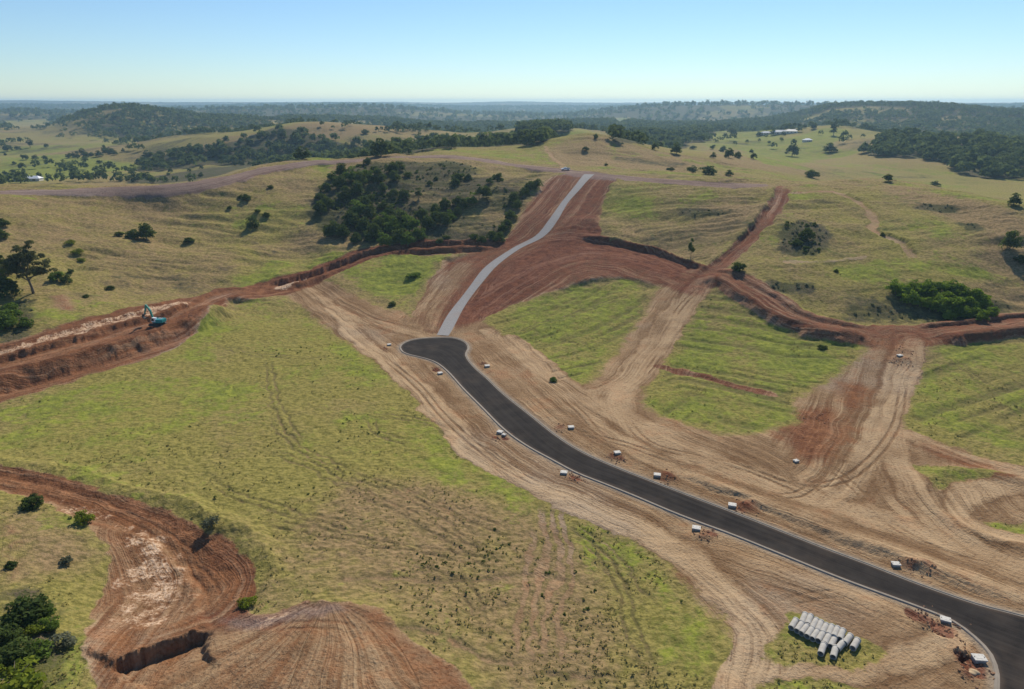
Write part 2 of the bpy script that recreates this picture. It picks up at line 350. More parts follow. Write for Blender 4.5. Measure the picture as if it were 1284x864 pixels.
paint(pale, [(-60,455),(0,443),(80,420),(150,398),(230,380),(240,388),(190,402),(110,425),(60,440),(0,458)], .8, 2)
paint(pale, [(340,358),(395,345),(390,352),(350,366)], .9, 2)
CORR = [(340,360),(375,352),(400,350),(440,368),(490,388),(520,400),(545,416),(600,402),(618,410),(650,432),(690,470),(720,482),(750,468),(790,420),(815,385),(830,360),(885,350),(895,358),(880,372),(858,400),(838,440),(812,480),(806,505),(840,525),(900,545),(960,545),(1000,528),(992,500),(1025,482),(1062,462),(1080,440),(1095,425),(1100,418),(1168,420),(1160,450),(1148,480),(1134,525),(1145,545),(1200,560),(1284,590),(1420,600),(1500,700),(1500,1000),(900,1000),(905,864),(940,830),(930,800),(890,765),(845,720),(815,680),(785,655),(740,635),(690,622),(640,603),(600,580),(565,548),(535,515),(510,487),(480,460),(440,432),(400,403),(370,378)]
paint(dirt, CORR, 1, 4.5); paint(red, [(380,355),(490,390),(560,420),(600,405),(690,480),(640,520),(540,480),(450,420)], .25, 10)
paint(red, [(1020,420),(1165,420),(1150,480),(1080,560),(1000,560),(960,540),(1040,470)], .30, 8)
for c in [((1005,520),(1035,520),(1015,580),(1000,565)), ((1060,480),(1085,490),(1065,510)), ((1110,425),(1150,430),(1135,460),(1110,450)), ((1140,545),(1240,575),(1284,600),(1284,610),(1200,590),(1150,565)), ((800,690),(850,720),(880,750),(840,740))]:
    paint(red, list(c), .62, 5)
# green islands inside the works
for pts in ([(984,785),(1000,772),(1085,805),(1097,820),(1085,832),(1020,832),(975,835),(968,815)], [(955,856),(1010,853),(1080,857),(1100,880),(1060,1000),(930,1000),(940,880)],
            [(1143,580),(1180,588),(1240,590),(1284,596),(1230,602),(1190,618),(1165,612)], [(1235,655),(1284,648),(1330,655),(1300,682),(1240,668)],
            ):
    paint(dirt, pts, 0, 1.2); paint(lush, pts, .6, 2)
paint(dirt, [(1205,625),(1235,604),(1284,596),(1330,600),(1330,650),(1284,648),(1240,655),(1215,645)], 1, 1.5)
stroke(dirt, [(1280,600),(1240,612),(1205,630),(1210,650),(1240,680),(1300,690)], 6, 1, 2)
TRK = [(880,344),(915,353),(945,372),(975,391),(1010,406),(1050,415),(1100,421),(1160,421),(1220,415),(1290,407),(1400,400)]
stroke(dirt, [(330,362),(385,351),(430,334),(480,317),(560,309),(630,306)], 14, 1, 1); stroke(red, [(330,362),(385,351),(430,334),(480,317),(560,309),(630,306)], 15, .95, 1.5)
stroke(dirt, TRK, 16, 1, 1.2); stroke(red, TRK, 18, .66, 2)
UP = [(880,352),(900,336),(915,322),(945,295),(965,272),(978,248),(985,235)]
stroke(dirt, UP, 7.5, 1, 1); stroke(red, UP, 9.5, .7, 2); 
stroke(dirt, [(828,460),(870,468),(920,482),(965,494)], 3.4, 1, .8); stroke(dirt, [(840,588),(920,620),(1020,658),(1120,698),(1220,733),(1300,763)], 3.4, .52, 1.5); stroke(red, [(840,588),(920,620),(1020,658),(1120,698),(1220,733),(1300,763)], 4, .3, 1.5); stroke(brown, [(840,588),(1020,658),(1300,763)], 9, 1.1, 2); stroke(lush, [(840,588),(1020,658),(1300,763)], 9, .1, 2)
stroke(red, [(828,460),(870,468),(920,482),(965,494)], 4, .7, .8)
# bottom left workings
PIT = [(-80,580),(0,586),(60,600),(130,617),(200,640),(262,668),(302,695),(318,722),(314,752),(330,770),(400,758),(465,768),(500,792),(540,830),(590,870),(600,1000),(130,1000),(118,864),(104,825),(112,790),(128,745),(136,712),(126,672),(108,650),(60,634),(0,616),(-80,610)]
paint(dirt, PIT, 1, .8); paint(red, PIT, .62, 1.5)
paint(red, [(-80,580),(60,600),(200,640),(262,668),(302,695),(318,722),(310,760),(280,730),(250,690),(180,650),(60,620),(0,605)], .8, 3)
paint(pale, [(140,655),(180,650),(225,680),(250,720),(240,770),(200,790),(140,790),(110,800),(140,740)], .74, 5)
paint(pale, [(60,622),(130,632),(160,645),(130,652),(70,638)], .6, 2)
paint(pale, [(320,770),(400,758),(440,775),(330,790)], .6, 3)
paint(red, [(190,864),(250,810),(330,780),(420,765),(480,800),(520,864),(520,1000),(190,1000)], .42, 4)
lane = np.zeros(NV)
def lanes(pts, wdt, v=1.): 
    p = spline(PL(pts)); i, s, _ = line_dist(p, wdt*1.6); k = np.abs(s)/wdt
    a = (1-sst(.45, .75, k))*v*(.75+.5*(vnoise(X[i]*.3, Y[i]*.3, 77)-.5)); lane[i] = np.where(k < .75, np.maximum(lane[i], a), lane[i]); e = (k >= .75) & (lane[i] <= 0); lane[i[e]] = -(.8*v*(1-sst(.8, 1.3, k[e])))
    dirt[i] = np.maximum(dirt[i], (1-sst(.6, .9, k))*min(.95, v*1.3))
lanes([(420,385),(450,425),(490,455),(545,510),(605,572),(680,615),(760,642),(830,685),(885,722),(935,772),(958,805),(952,835),(930,870),(905,930)], 5.0)
lanes([(975,838),(1060,832),(1130,822),(1190,800),(1170,770)], 4, .8)
lanes([(610,415),(660,455),(710,500),(780,555),(860,595),(960,635),(1100,690),(1284,750)], 4, .7); lanes([(640,425),(720,490),(800,530),(900,580),(1040,630),(1180,680),(1300,720)], 6, .8)
lanes([(880,356),(858,385),(832,425),(805,465),(775,495),(790,530),(860,570)], 6, .8); lanes([(868,360),(838,395),(812,435),(770,480),(720,500)], 3.5, .7)
lanes([(1150,428),(1135,470),(1115,520),(1085,570),(1050,615)], 5, .9); lanes([(1140,430),(1118,500),(1120,560),(1150,630),(1220,685),(1300,715)], 4.5, .8)
lanes([(1140,545),(1190,568),(1240,582),(1300,596)], 4, .7); lanes([(385,362),(440,395),(500,412),(545,422)], 4, .6); lanes([(560,330),(545,360),(520,395)], 3, .5)
lanes([(1290,608),(1240,612),(1208,630),(1212,652),(1245,672),(1300,684)], 4, .9)
for pts in ([(984,785),(1000,770),(1085,803),(1099,820),(1085,832),(1020,834),(975,836),(966,815)], [(955,856),(1010,853),(1080,857),(1100,880),(1060,1000),(930,1000),(940,880)]):
    paint(dirt, pts, 0, 1.0); paint(lane, pts, 0, 1.); paint(lush, pts, .5, 1)
for t_, w_ in (([(995,243),(1040,240),(1075,255),(1092,275),(1095,292),(1125,308),(1145,325)], 3.2), ([(985,330),(1030,326),(1080,322)], 2.2), ([(683,183),(700,203),(707,212)], 2.6)): lanes(t_, w_, .4)
paint(red, [(1003,520),(1035,512),(1050,530),(1030,575),(1000,572),(990,545)], .95, 7); paint(red, [(1055,478),(1085,484),(1075,512),(1055,505)], .8, 5)
# odd bare scars
for pts, v in [([(62,370),(80,366),(98,384),(90,392),(70,385)], .8), ([(0,690),(30,695),(40,720),(0,725)], .5), ([(0,650),(40,660),(30,690),(0,690)], .5), ([(980,236),(1010,233),(1060,240),(1010,246)], .35)]:
    paint(dirt, pts, v, 3); paint(red, pts, .45, 3)
# faint trails, tyre tracks in the grass
stroke(dirt, [(995,243),(1040,240),(1075,255),(1092,275),(1095,292),(1125,308),(1145,325)], 3.6, .64, 1.3)
stroke(dirt, [(985,330),(1030,326),(1080,322)], 2.4, .5, 1); stroke(dirt, [(683,183),(700,203),(707,212)], 3, .55, 1)
def tyres(pts, v=.75, gap=2.1, wdt=.5, soft=.25, depth=.12):
    p = spline(PL(pts)); i, s, al = line_dist(p, gap)
    a = (1-sst(wdt/2-soft*.3, wdt/2+soft, np.abs(np.abs(s)-gap/2)))*sst(1, 9, al)*sst(1, 9, al.max()-al); dirt[i] = np.maximum(dirt[i], a*v*.8); dz[i] -= a*depth*1.5; rough[i] = np.maximum(rough[i], a*.9)  # rough carries the rut shade that is painted into the grass
for t in [[(345,520),(360,545),(400,575),(460,600)], [(430,590),(520,618),(590,650),(660,685)], [(300,655),(420,670),(540,690),(650,720)], [(455,515),(480,545),(540,560)], [(440,520),(520,524),(590,560)], [(330,560),(420,600),(540,660),(640,720)], [(480,600),(560,650),(620,690)], [(250,600),(350,640),(480,668)], [(560,700),(600,760),(610,820)],
           [(240,425),(330,445),(430,450)],
          [(640,420),(700,400),(770,375),(800,365)], [(700,420),(760,440)], [(720,660),(770,720),(800,800),(810,864)], [(700,640),(760,690),(830,780)],
          [(1180,440),(1230,480),(1284,500)], [(1200,520),(1250,545),(1284,560)], [(340,450),(345,500),(380,560)]]: tyres(t, .5)
for t in [[(682,618),(690,680),(686,740),(672,864)], [(696,618),(704,690),(702,760),(692,864)], [(676,650),(664,760),(652,864)]]: tyres(t, .85, 2.4, .9, .6, .05)
def ruts(pts, gap=1.8, wdt=.5, v=.45):
    p = spline(PL(pts)); i, s, al = line_dist(p, gap, warp=False); a = (1-sst(wdt*.35, wdt*.8, np.abs(np.abs(s)-gap/2)))*(dirt[i] > .6)*sst(2, 18, al)*sst(2, 18, al.max()-al)*sst(-.5, .1, fbm(X[i], Y[i], 16, 2, 105)); lane[i] = lane[i]*(1-a)-v*a; dz[i] -= a*.1
for t in [[(470,440),(520,480),(560,525),(640,590),(720,622)], [(500,420),(470,405),(420,375)], [(610,440),(640,450),(720,510),(760,560)], [(640,470),(700,530),(790,560),(900,600)], [(880,700),(930,720),(1010,745),(1090,770),(1170,830)],
          [(930,790),(975,760),(1050,745),(1130,765),(1190,800)], [(900,560),(980,600),(1060,600),(1120,540),(1135,470)], [(1000,560),(1060,600),(1120,660),(1200,700),(1290,715)], [(780,520),(820,560),(940,590),(1060,640)], [(1080,500),(1050,560),(1000,620),(900,610)],
          [(150,720),(200,690),(250,710),(270,760),(230,800)], [(60,615),(150,640),(230,680),(262,740)], [(330,864),(370,800),(405,770),(440,740)], [(250,830),(330,800),(430,795),(500,840)], [(700,240),(680,280),(650,300)], [(620,400),(700,350),(790,335),(870,350)], [(790,490),(830,440),(850,390),(885,355)], [(560,425),(500,405),(430,385),(380,362)]]: ruts(t)
def ditch(pts, wdt=.8, d=.25, v=.5):
    p = spline(PL(pts)); i, s, _ = line_dist(p, wdt*2); a = np.exp(-(s/wdt)**2); dz[i] -= a*d; dirt[i] = np.maximum(dirt[i], a*v); rough[i] = np.maximum(rough[i], a)
for t in [[(430,722),(540,727),(640,722),(700,726)], [(560,810),(600,822),(640,835)], [(470,790),(540,800)], [(690,850),(740,852)], [(830,460),(970,495)]]: ditch(t)

# directions in which wheels have combed the earth
for g, r in [
 ([(380,360),(430,400),(480,440),(520,480),(570,530),(630,580),(720,625),(800,665),(870,715),(930,765),(960,800),(950,864)], 16),
 ([(390,352),(440,385),(500,410),(560,420),(600,420),(640,450),(700,500),(760,545),(840,590),(940,635),(1080,690),(1284,760)], 13),
 ([(640,420),(700,475),(780,530),(880,580),(1000,630),(1150,680),(1284,725)], 22),
 ([(880,352),(850,390),(820,440),(790,480),(760,500),(800,560),(900,600)], 24),
 ([(1130,425),(1110,480),(1090,540),(1060,600),(1020,640)], 22),
 ([(1150,430),(1130,500),(1120,560),(1150,630),(1220,690),(1284,720)], 18),
 ([(1140,545),(1200,570),(1284,598)], 8),
 ([(700,640),(800,680),(900,690),(1040,740),(1160,790),(1220,840)], 14),
 ([(975,864),(1080,845),(1150,820),(1200,790)], 9),
 ([(560,415),(600,380),(660,345),(720,322),(780,322),(840,338),(885,350)], 20),
 ([(560,415),(580,370),(620,325),(680,300),(740,298),(800,310),(880,340)], 22),
 ([(735,222),(700,265),(650,310),(600,340),(560,390),(550,412)], 26),
 ([(-60,246),(0,241.5),(100,239.5),(200,236.5),(270,227),(330,213),(400,202),(500,197.5),(600,200.5),(700,213),(800,224),(950,233)], 9),
 ([(-80,492),(0,470),(70,452),(150,428),(200,412),(240,392),(290,368),(350,362),(420,340),(480,320),(600,312)], 20),
 (TRK, 12), (UP, 7),
 ([(-80,590),(0,598),(100,622),(200,655),(270,690),(295,730),(270,770),(200,800)], 12),
 ([(200,655),(225,720),(200,790),(150,864)], 20),
 ]: guide(g, r)
mp = PL([(405, 768)])[0]; mi, ms_ = poly_sd(PL([(190,880),(215,835),(262,800),(320,778),(400,764),(455,778),(490,815),(515,860),(560,1000),(120,1000)]), 4, warp=False)
mi = mi[ms_ > -1]; rr_ = np.hypot(X[mi]-mp[0], Y[mi]-mp[1]-3); aa_ = np.arctan2(X[mi]-mp[0], Y[mi]-mp[1]-3)
for L, f_, o_ in ((LAY[0], 26, 0), (LAY[1], 15, 40)):
    L['U'][mi] = (aa_+.05*np.sin(rr_*.2))*f_+o_; L['V'][mi] = rr_; L['K1'][mi] = .4; L['K2'][mi] = 2
for pts_, gl in [([(885,365),(920,372),(960,400),(1010,420),(1070,432),(1060,460),(1020,480),(985,497),(1000,525),(960,540),(900,540),(830,520),(808,500),(835,460),(850,420),(875,385)], [(700,520),(760,478),(830,455),(900,462),(1000,482),(1120,490)]),
                 ([(1165,430),(1290,425),(1400,430),(1400,560),(1290,570),(1240,555),(1180,540),(1140,520),(1150,480)], [(1080,540),(1140,520),(1200,500),(1300,470),(1400,460)]),
                 ([(620,405),(650,387),(700,367),(745,354),(790,349),(813,360),(810,380),(793,410),(768,440),(745,462),(700,475),(680,452),(650,430)], [(630,440),(700,425),(760,400),(820,360)]),
                 ([(770,240),(960,245),(940,290),(880,330),(800,300)], [(740,300),(850,280),(980,275)])]:
    i, s = poly_sd(PL(pts_), 2); m_ = np.zeros(NV, bool); m_[i[s > 0]] = True
    i2, s2, a2 = line_dist(spline(PL(gl)), 90, warp=False); k = m_[i2]; i2 = i2[k]; s2 = s2[k]; a2 = a2[k]
    fu = vnoise(s2*.55+.6*np.sin(a2*.03), a2*.02, 95); dz[i2] -= .32*sst(.5, .85, fu); rough[i2] = np.maximum(rough[i2], 1.*sst(.5, .85, fu)*(.4+.6*vnoise(X[i2]*.05, Y[i2]*.05, 96)))
KA, KB = np.minimum(LAY[0]['K1'], 1), np.minimum(LAY[1]['K1'], 1)
seam = [sst(.02, .22, np.minimum(L['K2'], 1.2)-np.minimum(L['K1'], 1))*(1-sst(.75, 1., L['K1'])) for L in LAY]
rel = sst(-.4, .4, KB-KA); WA = rel*seam[0]; WB = (1-rel)*seam[1]; tot = WA+WB; q_ = np.where(tot > .25, 1/np.maximum(tot, .25), 4.)*np.minimum(tot*4, 1)
WA = WA/np.maximum(tot, .2); WB = WB/np.maximum(tot, .2)
TU, TV, TU2, TV2 = LAY[0]['U'], LAY[0]['V'], LAY[1]['U'], LAY[1]['V']

# ------------------------------------------------------------------ relief
dz += np.where(DD < 700, .55*fbm(X, Y, 30, 3, 41), 0)*sst(40, 120, DD)
tuft = fbm(X, Y, 1.9, 3, 44)
grassy = 1-np.clip(dirt, 0, 1)
dz += np.where(DD < 620, grassy*(.26*tuft+.16*fbm(X, Y, 5, 2, 48)), 0)
dz += np.where(DD < 620, np.clip(dirt, 0, 1)*(.10*fbm(X, Y, 3.5, 3, 46)+.22*WA*(vnoise(TU*.9, TV*.03, 51)-.5)+.22*WB*(vnoise(TU2*.9, TV2*.03, 52)-.5)+np.clip(red-.5, 0, .5)*.5*fbm(X, Y, 2.6, 3, 47)), 0)
# cattle terraces on the hillsides
slope_zone = sst(230, 300, DD)*(1-sst(560, 700, DD))*grassy
dz += slope_zone*(.85*fbm(X*.3, Y*1.4+4*fbm(X, Y, 40, 2, 59), 7, 3, 60)*(.6+1.2*sst(0, .4, fbm(X, Y, 60, 3, 58)))+(1.9+1.3*(1-sst(380, 440, DD)))*fbm(X, Y, 42, 3, 61)+.8*fbm(X, Y, 13, 2, 64))
dz += sst(850, 1200, DD)*(1-sst(2300, 3000, DD))*(11*fbm(X, Y, 330, 3, 67)-10*np.abs(fbm(X, Y, 230, 3, 68))+2.5+1.6*fbm(X, Y, 55, 3, 69))
dz += np.where(DD > 480, sst(480, 900, DD)*(2.6*fbm(X, Y, 150, 4, 62)+.6*fbm(X, Y, 22, 3, 63)), 0)
dz += sst(1900, 3500, DD)*7*fbm(X, Y, 500, 4, 65) + farwood*sst(2800, 4000, DD)*5*(fbm(X, Y, 45, 3, 66)+.4)
# cuts and banks
LHC = [(-80,494),(0,467),(50,454),(100,439),(140,428),(178,416),(215,405),(243,392),(262,380)]
shape(LHC, [(-17.5,0),(-14.5,-.2),(-10.2,4.0),(-9,4.3),(-6,3.3),(-2,2.6),(2.6,.9),(4.0,3.0),(12,.6),(13.0,1.6),(16,0)])
shape([(255,385),(285,370),(330,363)], [(-6,0),(-3,.4),(3,.1),(5,1.0),(8,0)])
shape([(330,362),(385,352),(430,336),(480,319),(560,311),(630,308)], [(-8,0),(-6.5,-.2),(-4,1.9),(-2.5,1.7),(2,-.8),(4,-1.5),(5.3,1.6),(10,0)])
shape([(720,299),(760,304),(800,311),(850,325),(885,342)], [(-14,0),(-3,-.8),(0,-1.6),(1.7,1.3),(6,0)])
shape([(700,300),(730,280),(757,283),(790,306)], [(-9,0),(0,1.5),(9,0)])
shape([(880,344),(915,353),(945,372),(975,391),(1010,406),(1050,415),(1100,421)], [(-11.5,0),(-9,-.1),(-5,2.6),(-3.6,2.6),(2,.9),(4.0,.2),(5.6,1.2),(10,0)], ends=9)
shape([(1163,421),(1220,415),(1290,407),(1400,400)], [(-11,0),(-8,-.2),(-5.6,2.0),(-4,2.0),(2,.6),(4.2,.1),(5.2,1.2),(10,0)], ends=7)
shape(UP, [(-6,0),(-3.5,-.2),(2.2,-.7),(4.4,.7),(9,0)])
shape([(840,590),(920,622),(1020,660),(1120,700),(1220,735),(1300,765)], [(-3,0),(-1,-.1),(.8,.75),(8,0)])
shape([(-80,590),(0,598),(100,621),(200,652),(262,684),(290,720),(288,760)], [(-6,0),(-4,-1.0),(0,-.4),(4,.9),(6,1.3),(9,0)])
shape([(140,846),(165,833),(200,818),(266,796)], [(-11,0),(-5,-1.2),(-.4,-1.7),(.4,1.0),(5,.7),(12,0)], ends=1.5, warp=True)
p = PL([(405,800)])[0]; g_ = np.exp(-(((X-p[0])/24)**2+((Y-p[1]+6)/17)**2)*1.3); dz += 1.8*g_+np.where(g_ > .05, .7*fbm(X, Y, 7, 3, 104)*np.minimum(g_*3, 1), 0)
p = PL([(190,720)])[0]; dz -= 1.6*np.exp(-(((X-p[0])/15)**2+((Y-p[1])/16)**2)*1.2)
dz += np.where(pale > .3, .45*pale*fbm(X, Y, 4.5, 3, 71), 0)
p = PL([(1262,640)])[0]; r_ = np.hypot((X-p[0])/1.0, (Y-p[1])/1.0); dz += .9*np.exp(-((r_-15)/2.2)**2)
# spoil heaps and holes beside the pits (px, py, radius m, height m)
SPOIL = [(1134,439,1.8,.5),(1120,452,1.5,.4),(1018,522,2.5,.3),(556,466,1.,.35),(484,437,1.,.3),(621,549,.9,.35),(725,601,1.2,.5),(778,576,1.2,.4),(830,602,1.2,.45),(882,672,1.3,.5),(928,640,1.4,.6),(1165,768,1.3,.6),(1196,788,1.3,.6),(1190,797,1.4,.5),(1155,781,1.2,.5),(1213,846,1.2,.5),(1236,840,.9,.4),(1209,830,1.2,.5),(606,456,1.3,.5),(703,536,1.8,.6),(769,573,1.6,.6),(838,598,2.0,.6),(889,669,1.8,.6),(938,634,2.0,.8),(1140,711,1.6,.5),(1160,712,1.3,.4),(719,598,1.6,.5),(1205,785,1.2,.4),(1175,787,1.0,.4),(1136,452,2.2,.8),(225,398,3.5,.9)]
HOLES = [(547,463,1.3,1.3),(635,548,1.3,.9),(722,599,1.1,.8),(1149,771,1.7,.9),(1163,777,1.2,.8),(1181,791,1.6,.9),(1222,836,1.9,1.2),(1204,822,.8,.6),(893,668,1,.7)]
for px, py, r, h in SPOIL:
    q = P(px, py); e = ((X-q[0])**2+(Y-q[1])**2)/(r*r); i = np.where(e < 9)[0]
    dz[i] += h*np.exp(-e[i])*(1+.6*tuft[i]); a = np.exp(-e[i]*.6); red[i] = np.maximum(red[i], a*.7); dirt[i] = np.maximum(dirt[i], a)
for px, py, r, h in HOLES:
    q = P(px, py); e = ((X-q[0])**2+((Y-q[1])*.8)**2)/(r*r); i = np.where(e < 9)[0]
    a = 1-sst(.7, 1.3, e[i]); dz[i] -= h*a; red[i] = np.maximum(red[i], sst(0, 1, a)*.9)

# ------------------------------------------------------------------ the roads flatten the ground
ROAD = [(502,436),(504,432),(514,427),(530,424.5),(548,423.5),(566,423.5),(578,426.5),(585,431),(587,437),(584,443),(586,450),(596,462),(611,475),(631,494),(665,521),(698,547),(732,568),(782,590),(860,620),(931,647),(1022,683),(1089,708),(1156,734),(1223,757),(1284,773),(1420,812),(1600,870),
        (1700,1000),(1560,1090),(1300,1100),(1262,1000),(1255,900),(1251,864),(1251,845),(1243,821),(1223,799),(1196,779),(1166,766),(1123,750),(1055,725),(988,698),(921,671),(854,646),(792,620),(757,606),(722,592),(692,576),(658,557),(631,537),(604,510),(581,487),(563,467),(548,455),(532,449),(515,445),(505,441)]
rp = PL(ROAD); rp = spline(np.vstack([rp, rp[:1]]), 2.0)[:-1]
# the right hand boundary keeps its inner corner soft
PATH = [(555,420.5),(574,387),(598,355),(618,332),(648,311),(678,295),(695,274),(708,254),(725,234),(739,218.5)]
pp = spline(PL(PATH), 2.0)
def path_w(t): return 2.15+.25*math.sin(t*23)+1.2*max(0, (t-.9)/.1)
pathpoly = []
Lp = len(pp)
nrm = np.gradient(pp, axis=0); nrm /= np.linalg.norm(nrm, axis=1)[:, None]; nrm = np.stack([-nrm[:, 1], nrm[:, 0]], 1)
hw = np.array([path_w(i/(Lp-1)) for i in range(Lp)])
left = pp+nrm*hw[:, None]; right = pp-nrm*hw[:, None]
flat = np.zeros(NV)
i, s = poly_sd(rp, 5.0, warp=False); flat[i] = np.maximum(flat[i], sst(-5.0, -1.5, s))
i, s, _ = line_dist(pp, 5.0, warp=False); flat[i] = np.maximum(flat[i], 1-sst(3.2, 5.0, np.abs(s)))
verge = np.zeros(NV); i, s = poly_sd(rp, 2.2, warp=False); verge[i] = sst(-2.0, -.6, s)
Zf = Z0.ravel()
Zg = (Zf+dz)*(1-flat)+(Zf-.07)*flat
ZG = Zg.reshape(ND, NA)
dirt = np.maximum(dirt, flat*sst(.2, .8, flat)); red *= 1-verge
def gz(x, y): return float(sample(ZG, x, y))

clay = np.zeros(NV)
i, s = poly_sd(spline(np.vstack([PL(PIT), PL(PIT)[:1]]), 6)[:-1], 6); clay[i] = sst(-6, 6, s)
i, s = poly_sd(spline(np.vstack([PL(LH), PL(LH)[:1]]), 6)[:-1], 6); clay[i] = np.maximum(clay[i], .6*sst(-6, 6, s)*sst(20, -30, X[i]))
i, s = poly_sd(PL([(1000,480),(1090,430),(1160,430),(1140,520),(1284,590),(1284,612),(1150,570),(1040,600),(980,590)]), 10); clay[i] = np.maximum(clay[i], .9*sst(-10, 10, s))
rr2 = spline(PL([(-200,246),(-60,244),(0,241.5),(100,239.5),(200,236.5),(270,227),(330,213),(400,202)])), spline(PL([(390,203),(450,201.5),(500,197.5),(550,196),(600,200.5),(650,207),(700,213),(740,218.5),(800,224),(870,229.5),(950,233)]))
for p_ in rr2: i, s, _ = line_dist(p_, 12); clay[i] = np.minimum(clay[i], -(1-sst(7, 12, np.abs(s))))
i, s = poly_sd(PL([(255,775),(300,768),(340,764),(420,756),(455,775),(400,790),(320,800),(280,800)]), 4); clay[i] = clay[i]*(1-sst(-4, 4, s))-.8*sst(-4, 4, s)
# ------------------------------------------------------------------ node helpers
class NT:
    def __init__(s, name, disp=False):
        s.m = bpy.data.materials.new(name); s.m.use_nodes = True; s.t = s.m.node_tree; s.t.nodes.clear()
        s.out = s.t.nodes.new('ShaderNodeOutputMaterial')
    def n(s, typ, **kw):
        nd = s.t.nodes.new(typ)
        for k, v in kw.items(): setattr(nd, k, v)
        return nd
    def _in(s, sock, v):
        if isinstance(v, bpy.types.NodeSocket): s.t.links.new(v, sock)
        elif isinstance(v, (tuple, list)) and len(v) == 3 and sock.type == 'RGBA': sock.default_value = (*v, 1)
        else: sock.default_value = v
    def math(s, op, a, b=0., c=None, clamp=False):
        nd = s.n('ShaderNodeMath', operation=op); nd.use_clamp = clamp; s._in(nd.inputs[0], a); s._in(nd.inputs[1], b)
        if c is not None: s._in(nd.inputs[2], c)
        return nd.outputs[0]
    def add(s, a, b): return s.math('ADD', a, b)
    def mul(s, a, b): return s.math('MULTIPLY', a, b)
    def step(s, x, lo, hi, o0=0., o1=1.):
        nd = s.n('ShaderNodeMapRange', interpolation_type='SMOOTHSTEP'); s._in(nd.inputs[0], x)
        for i, v in enumerate((lo, hi, o0, o1)): s._in(nd.inputs[i+1], v)
        return nd.outputs[0]
    def mix(s, f, a, b, bt='MIX'):
        nd = s.n('ShaderNodeMix', data_type='RGBA', blend_type=bt); s._in(nd.inputs[0], f); s._in(nd.inputs[6], a); s._in(nd.inputs[7], b); return nd.outputs[2]
    def noise(s, vec, scale, det=3., rough=.55, dist=0.):
        nd = s.n('ShaderNodeTexNoise'); s._in(nd.inputs['Vector'], vec); nd.inputs['Scale'].default_value = scale
        nd.inputs['Detail'].default_value = det; nd.inputs['Roughness'].default_value = rough; nd.inputs['Distortion'].default_value = dist
        return nd.outputs[0]
    def attr(s, name):
        nd = s.n('ShaderNodeAttribute', attribute_name=name); return nd
    def pos(s): return s.n('ShaderNodeNewGeometry').outputs['Position']
    def obj(s): return s.n('ShaderNodeTexCoord').outputs['Object']
    def sep(s, v):
        nd = s.n('ShaderNodeSeparateXYZ'); s._in(nd.inputs[0], v); return nd.outputs
    def comb(s, x, y, z=0.):
        nd = s.n('ShaderNodeCombineXYZ')
        for i, v in enumerate((x, y, z)): s._in(nd.inputs[i], v)
        return nd.outputs[0]
    def bsdf(s, col, rough=.9, spec=.2, metal=0., bump=None, bstr=.5, bdist=.2):
        b = s.n('ShaderNodeBsdfPrincipled'); s._in(b.inputs['Base Color'], col); s._in(b.inputs['Roughness'], rough)
        b.inputs['Specular IOR Level'].default_value = spec; b.inputs['Metallic'].default_value = metal
        if bump is not None:
            bp = s.n('ShaderNodeBump'); bp.inputs['Strength'].default_value = bstr; bp.inputs['Distance'].default_value = bdist
            s._in(bp.inputs['Height'], bump); s.t.links.new(bp.outputs[0], b.inputs['Normal'])
        s.t.links.new(b.outputs[0], s.out.inputs[0]); return b
def simple(name, col, rough=.6, spec=.3, metal=0., var=.12, scale=3.):
    g = NT(name); n = g.noise(g.obj(), scale, 4)
    c = g.mix(n, tuple(v*(1-var*1.6) for v in col), tuple(min(1, v*(1+var*1.6)) for v in col))
    g.bsdf(c, rough, spec, metal); return g.m

# ------------------------------------------------------------------ ground material
g = NT('ground_earth_and_grass'); pos = g.pos()
A = g.attr('cover'); sa = g.sep(A.outputs['Vector']); dirt_a, red_a, pale_a = sa[0], sa[1], sa[2]
B = g.attr('growth'); sb = g.sep(B.outputs['Vector']); lush_a, brown_a, scrub_a = sb[0], sb[1], sb[2]
T = g.attr('combing'); stt = g.sep(T.outputs['Vector']); T2 = g.attr('combing2'); st2_ = g.sep(T2.outputs['Vector'])
ve = g.attr('verge').outputs['Fac']
n05 = g.noise(pos, 1.7, 4, .65); n3 = g.noise(pos, .33, 4, .6); n12 = g.noise(pos, .08, 4, .6); nb = g.noise(pos, .012, 4, .55)
c3 = g.add(n3, -.5); c12 = g.add(n12, -.5); c05 = g.add(n05, -.5)
dry = g.mix(g.step(g.add(brown_a, g.add(g.mul(c3, .9), g.mul(c12, .8))), .15, .85), (.262, .222, .064), (.285, .195, .098))
nf = g.noise(g.comb(g.mul(g.sep(pos)[0], .75), g.mul(g.sep(pos)[1], 1.3)), .9, 4, .7)
dry = g.mix(g.step(nf, .38, .60), g.mix(1., dry, (.60, .64, .58), 'MULTIPLY'), g.mix(1., dry, (1.14, 1.13, 1.16), 'MULTIPLY'))
lf = g.step(g.add(lush_a, g.add(g.mul(c3, 1.5), g.add(g.mul(c12, 1.5), g.mul(c05, .6)))), .32, .88)
lushc = g.mix(g.step(n3, .35, .68), (.175, .192, .045), (.29, .292, .056)); lushc = g.mix(g.step(nf, .38, .6), g.mix(1., lushc, (.66, .74, .62), 'MULTIPLY'), lushc)
grass = g.mix(lf, dry, lushc)
clump = g.step(g.add(n05, g.mul(scrub_a, .16)), .56, .68)
grass = g.mix(g.mul(clump, .42), grass, (.065, .085, .028))
grass = g.mix(g.mul(g.attr('rough').outputs['Fac'], .6), grass, (.10, .085, .042))  # tracks and furrows darkened; shade of the ruts is put into the grass colour
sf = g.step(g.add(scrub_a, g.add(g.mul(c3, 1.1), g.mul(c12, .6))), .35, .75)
scr = g.mix(g.step(n05, .38, .62), (.040, .050, .020), g.mix(g.step(n12, .4, .6), (.095, .088, .040), (.135, .100, .070)))
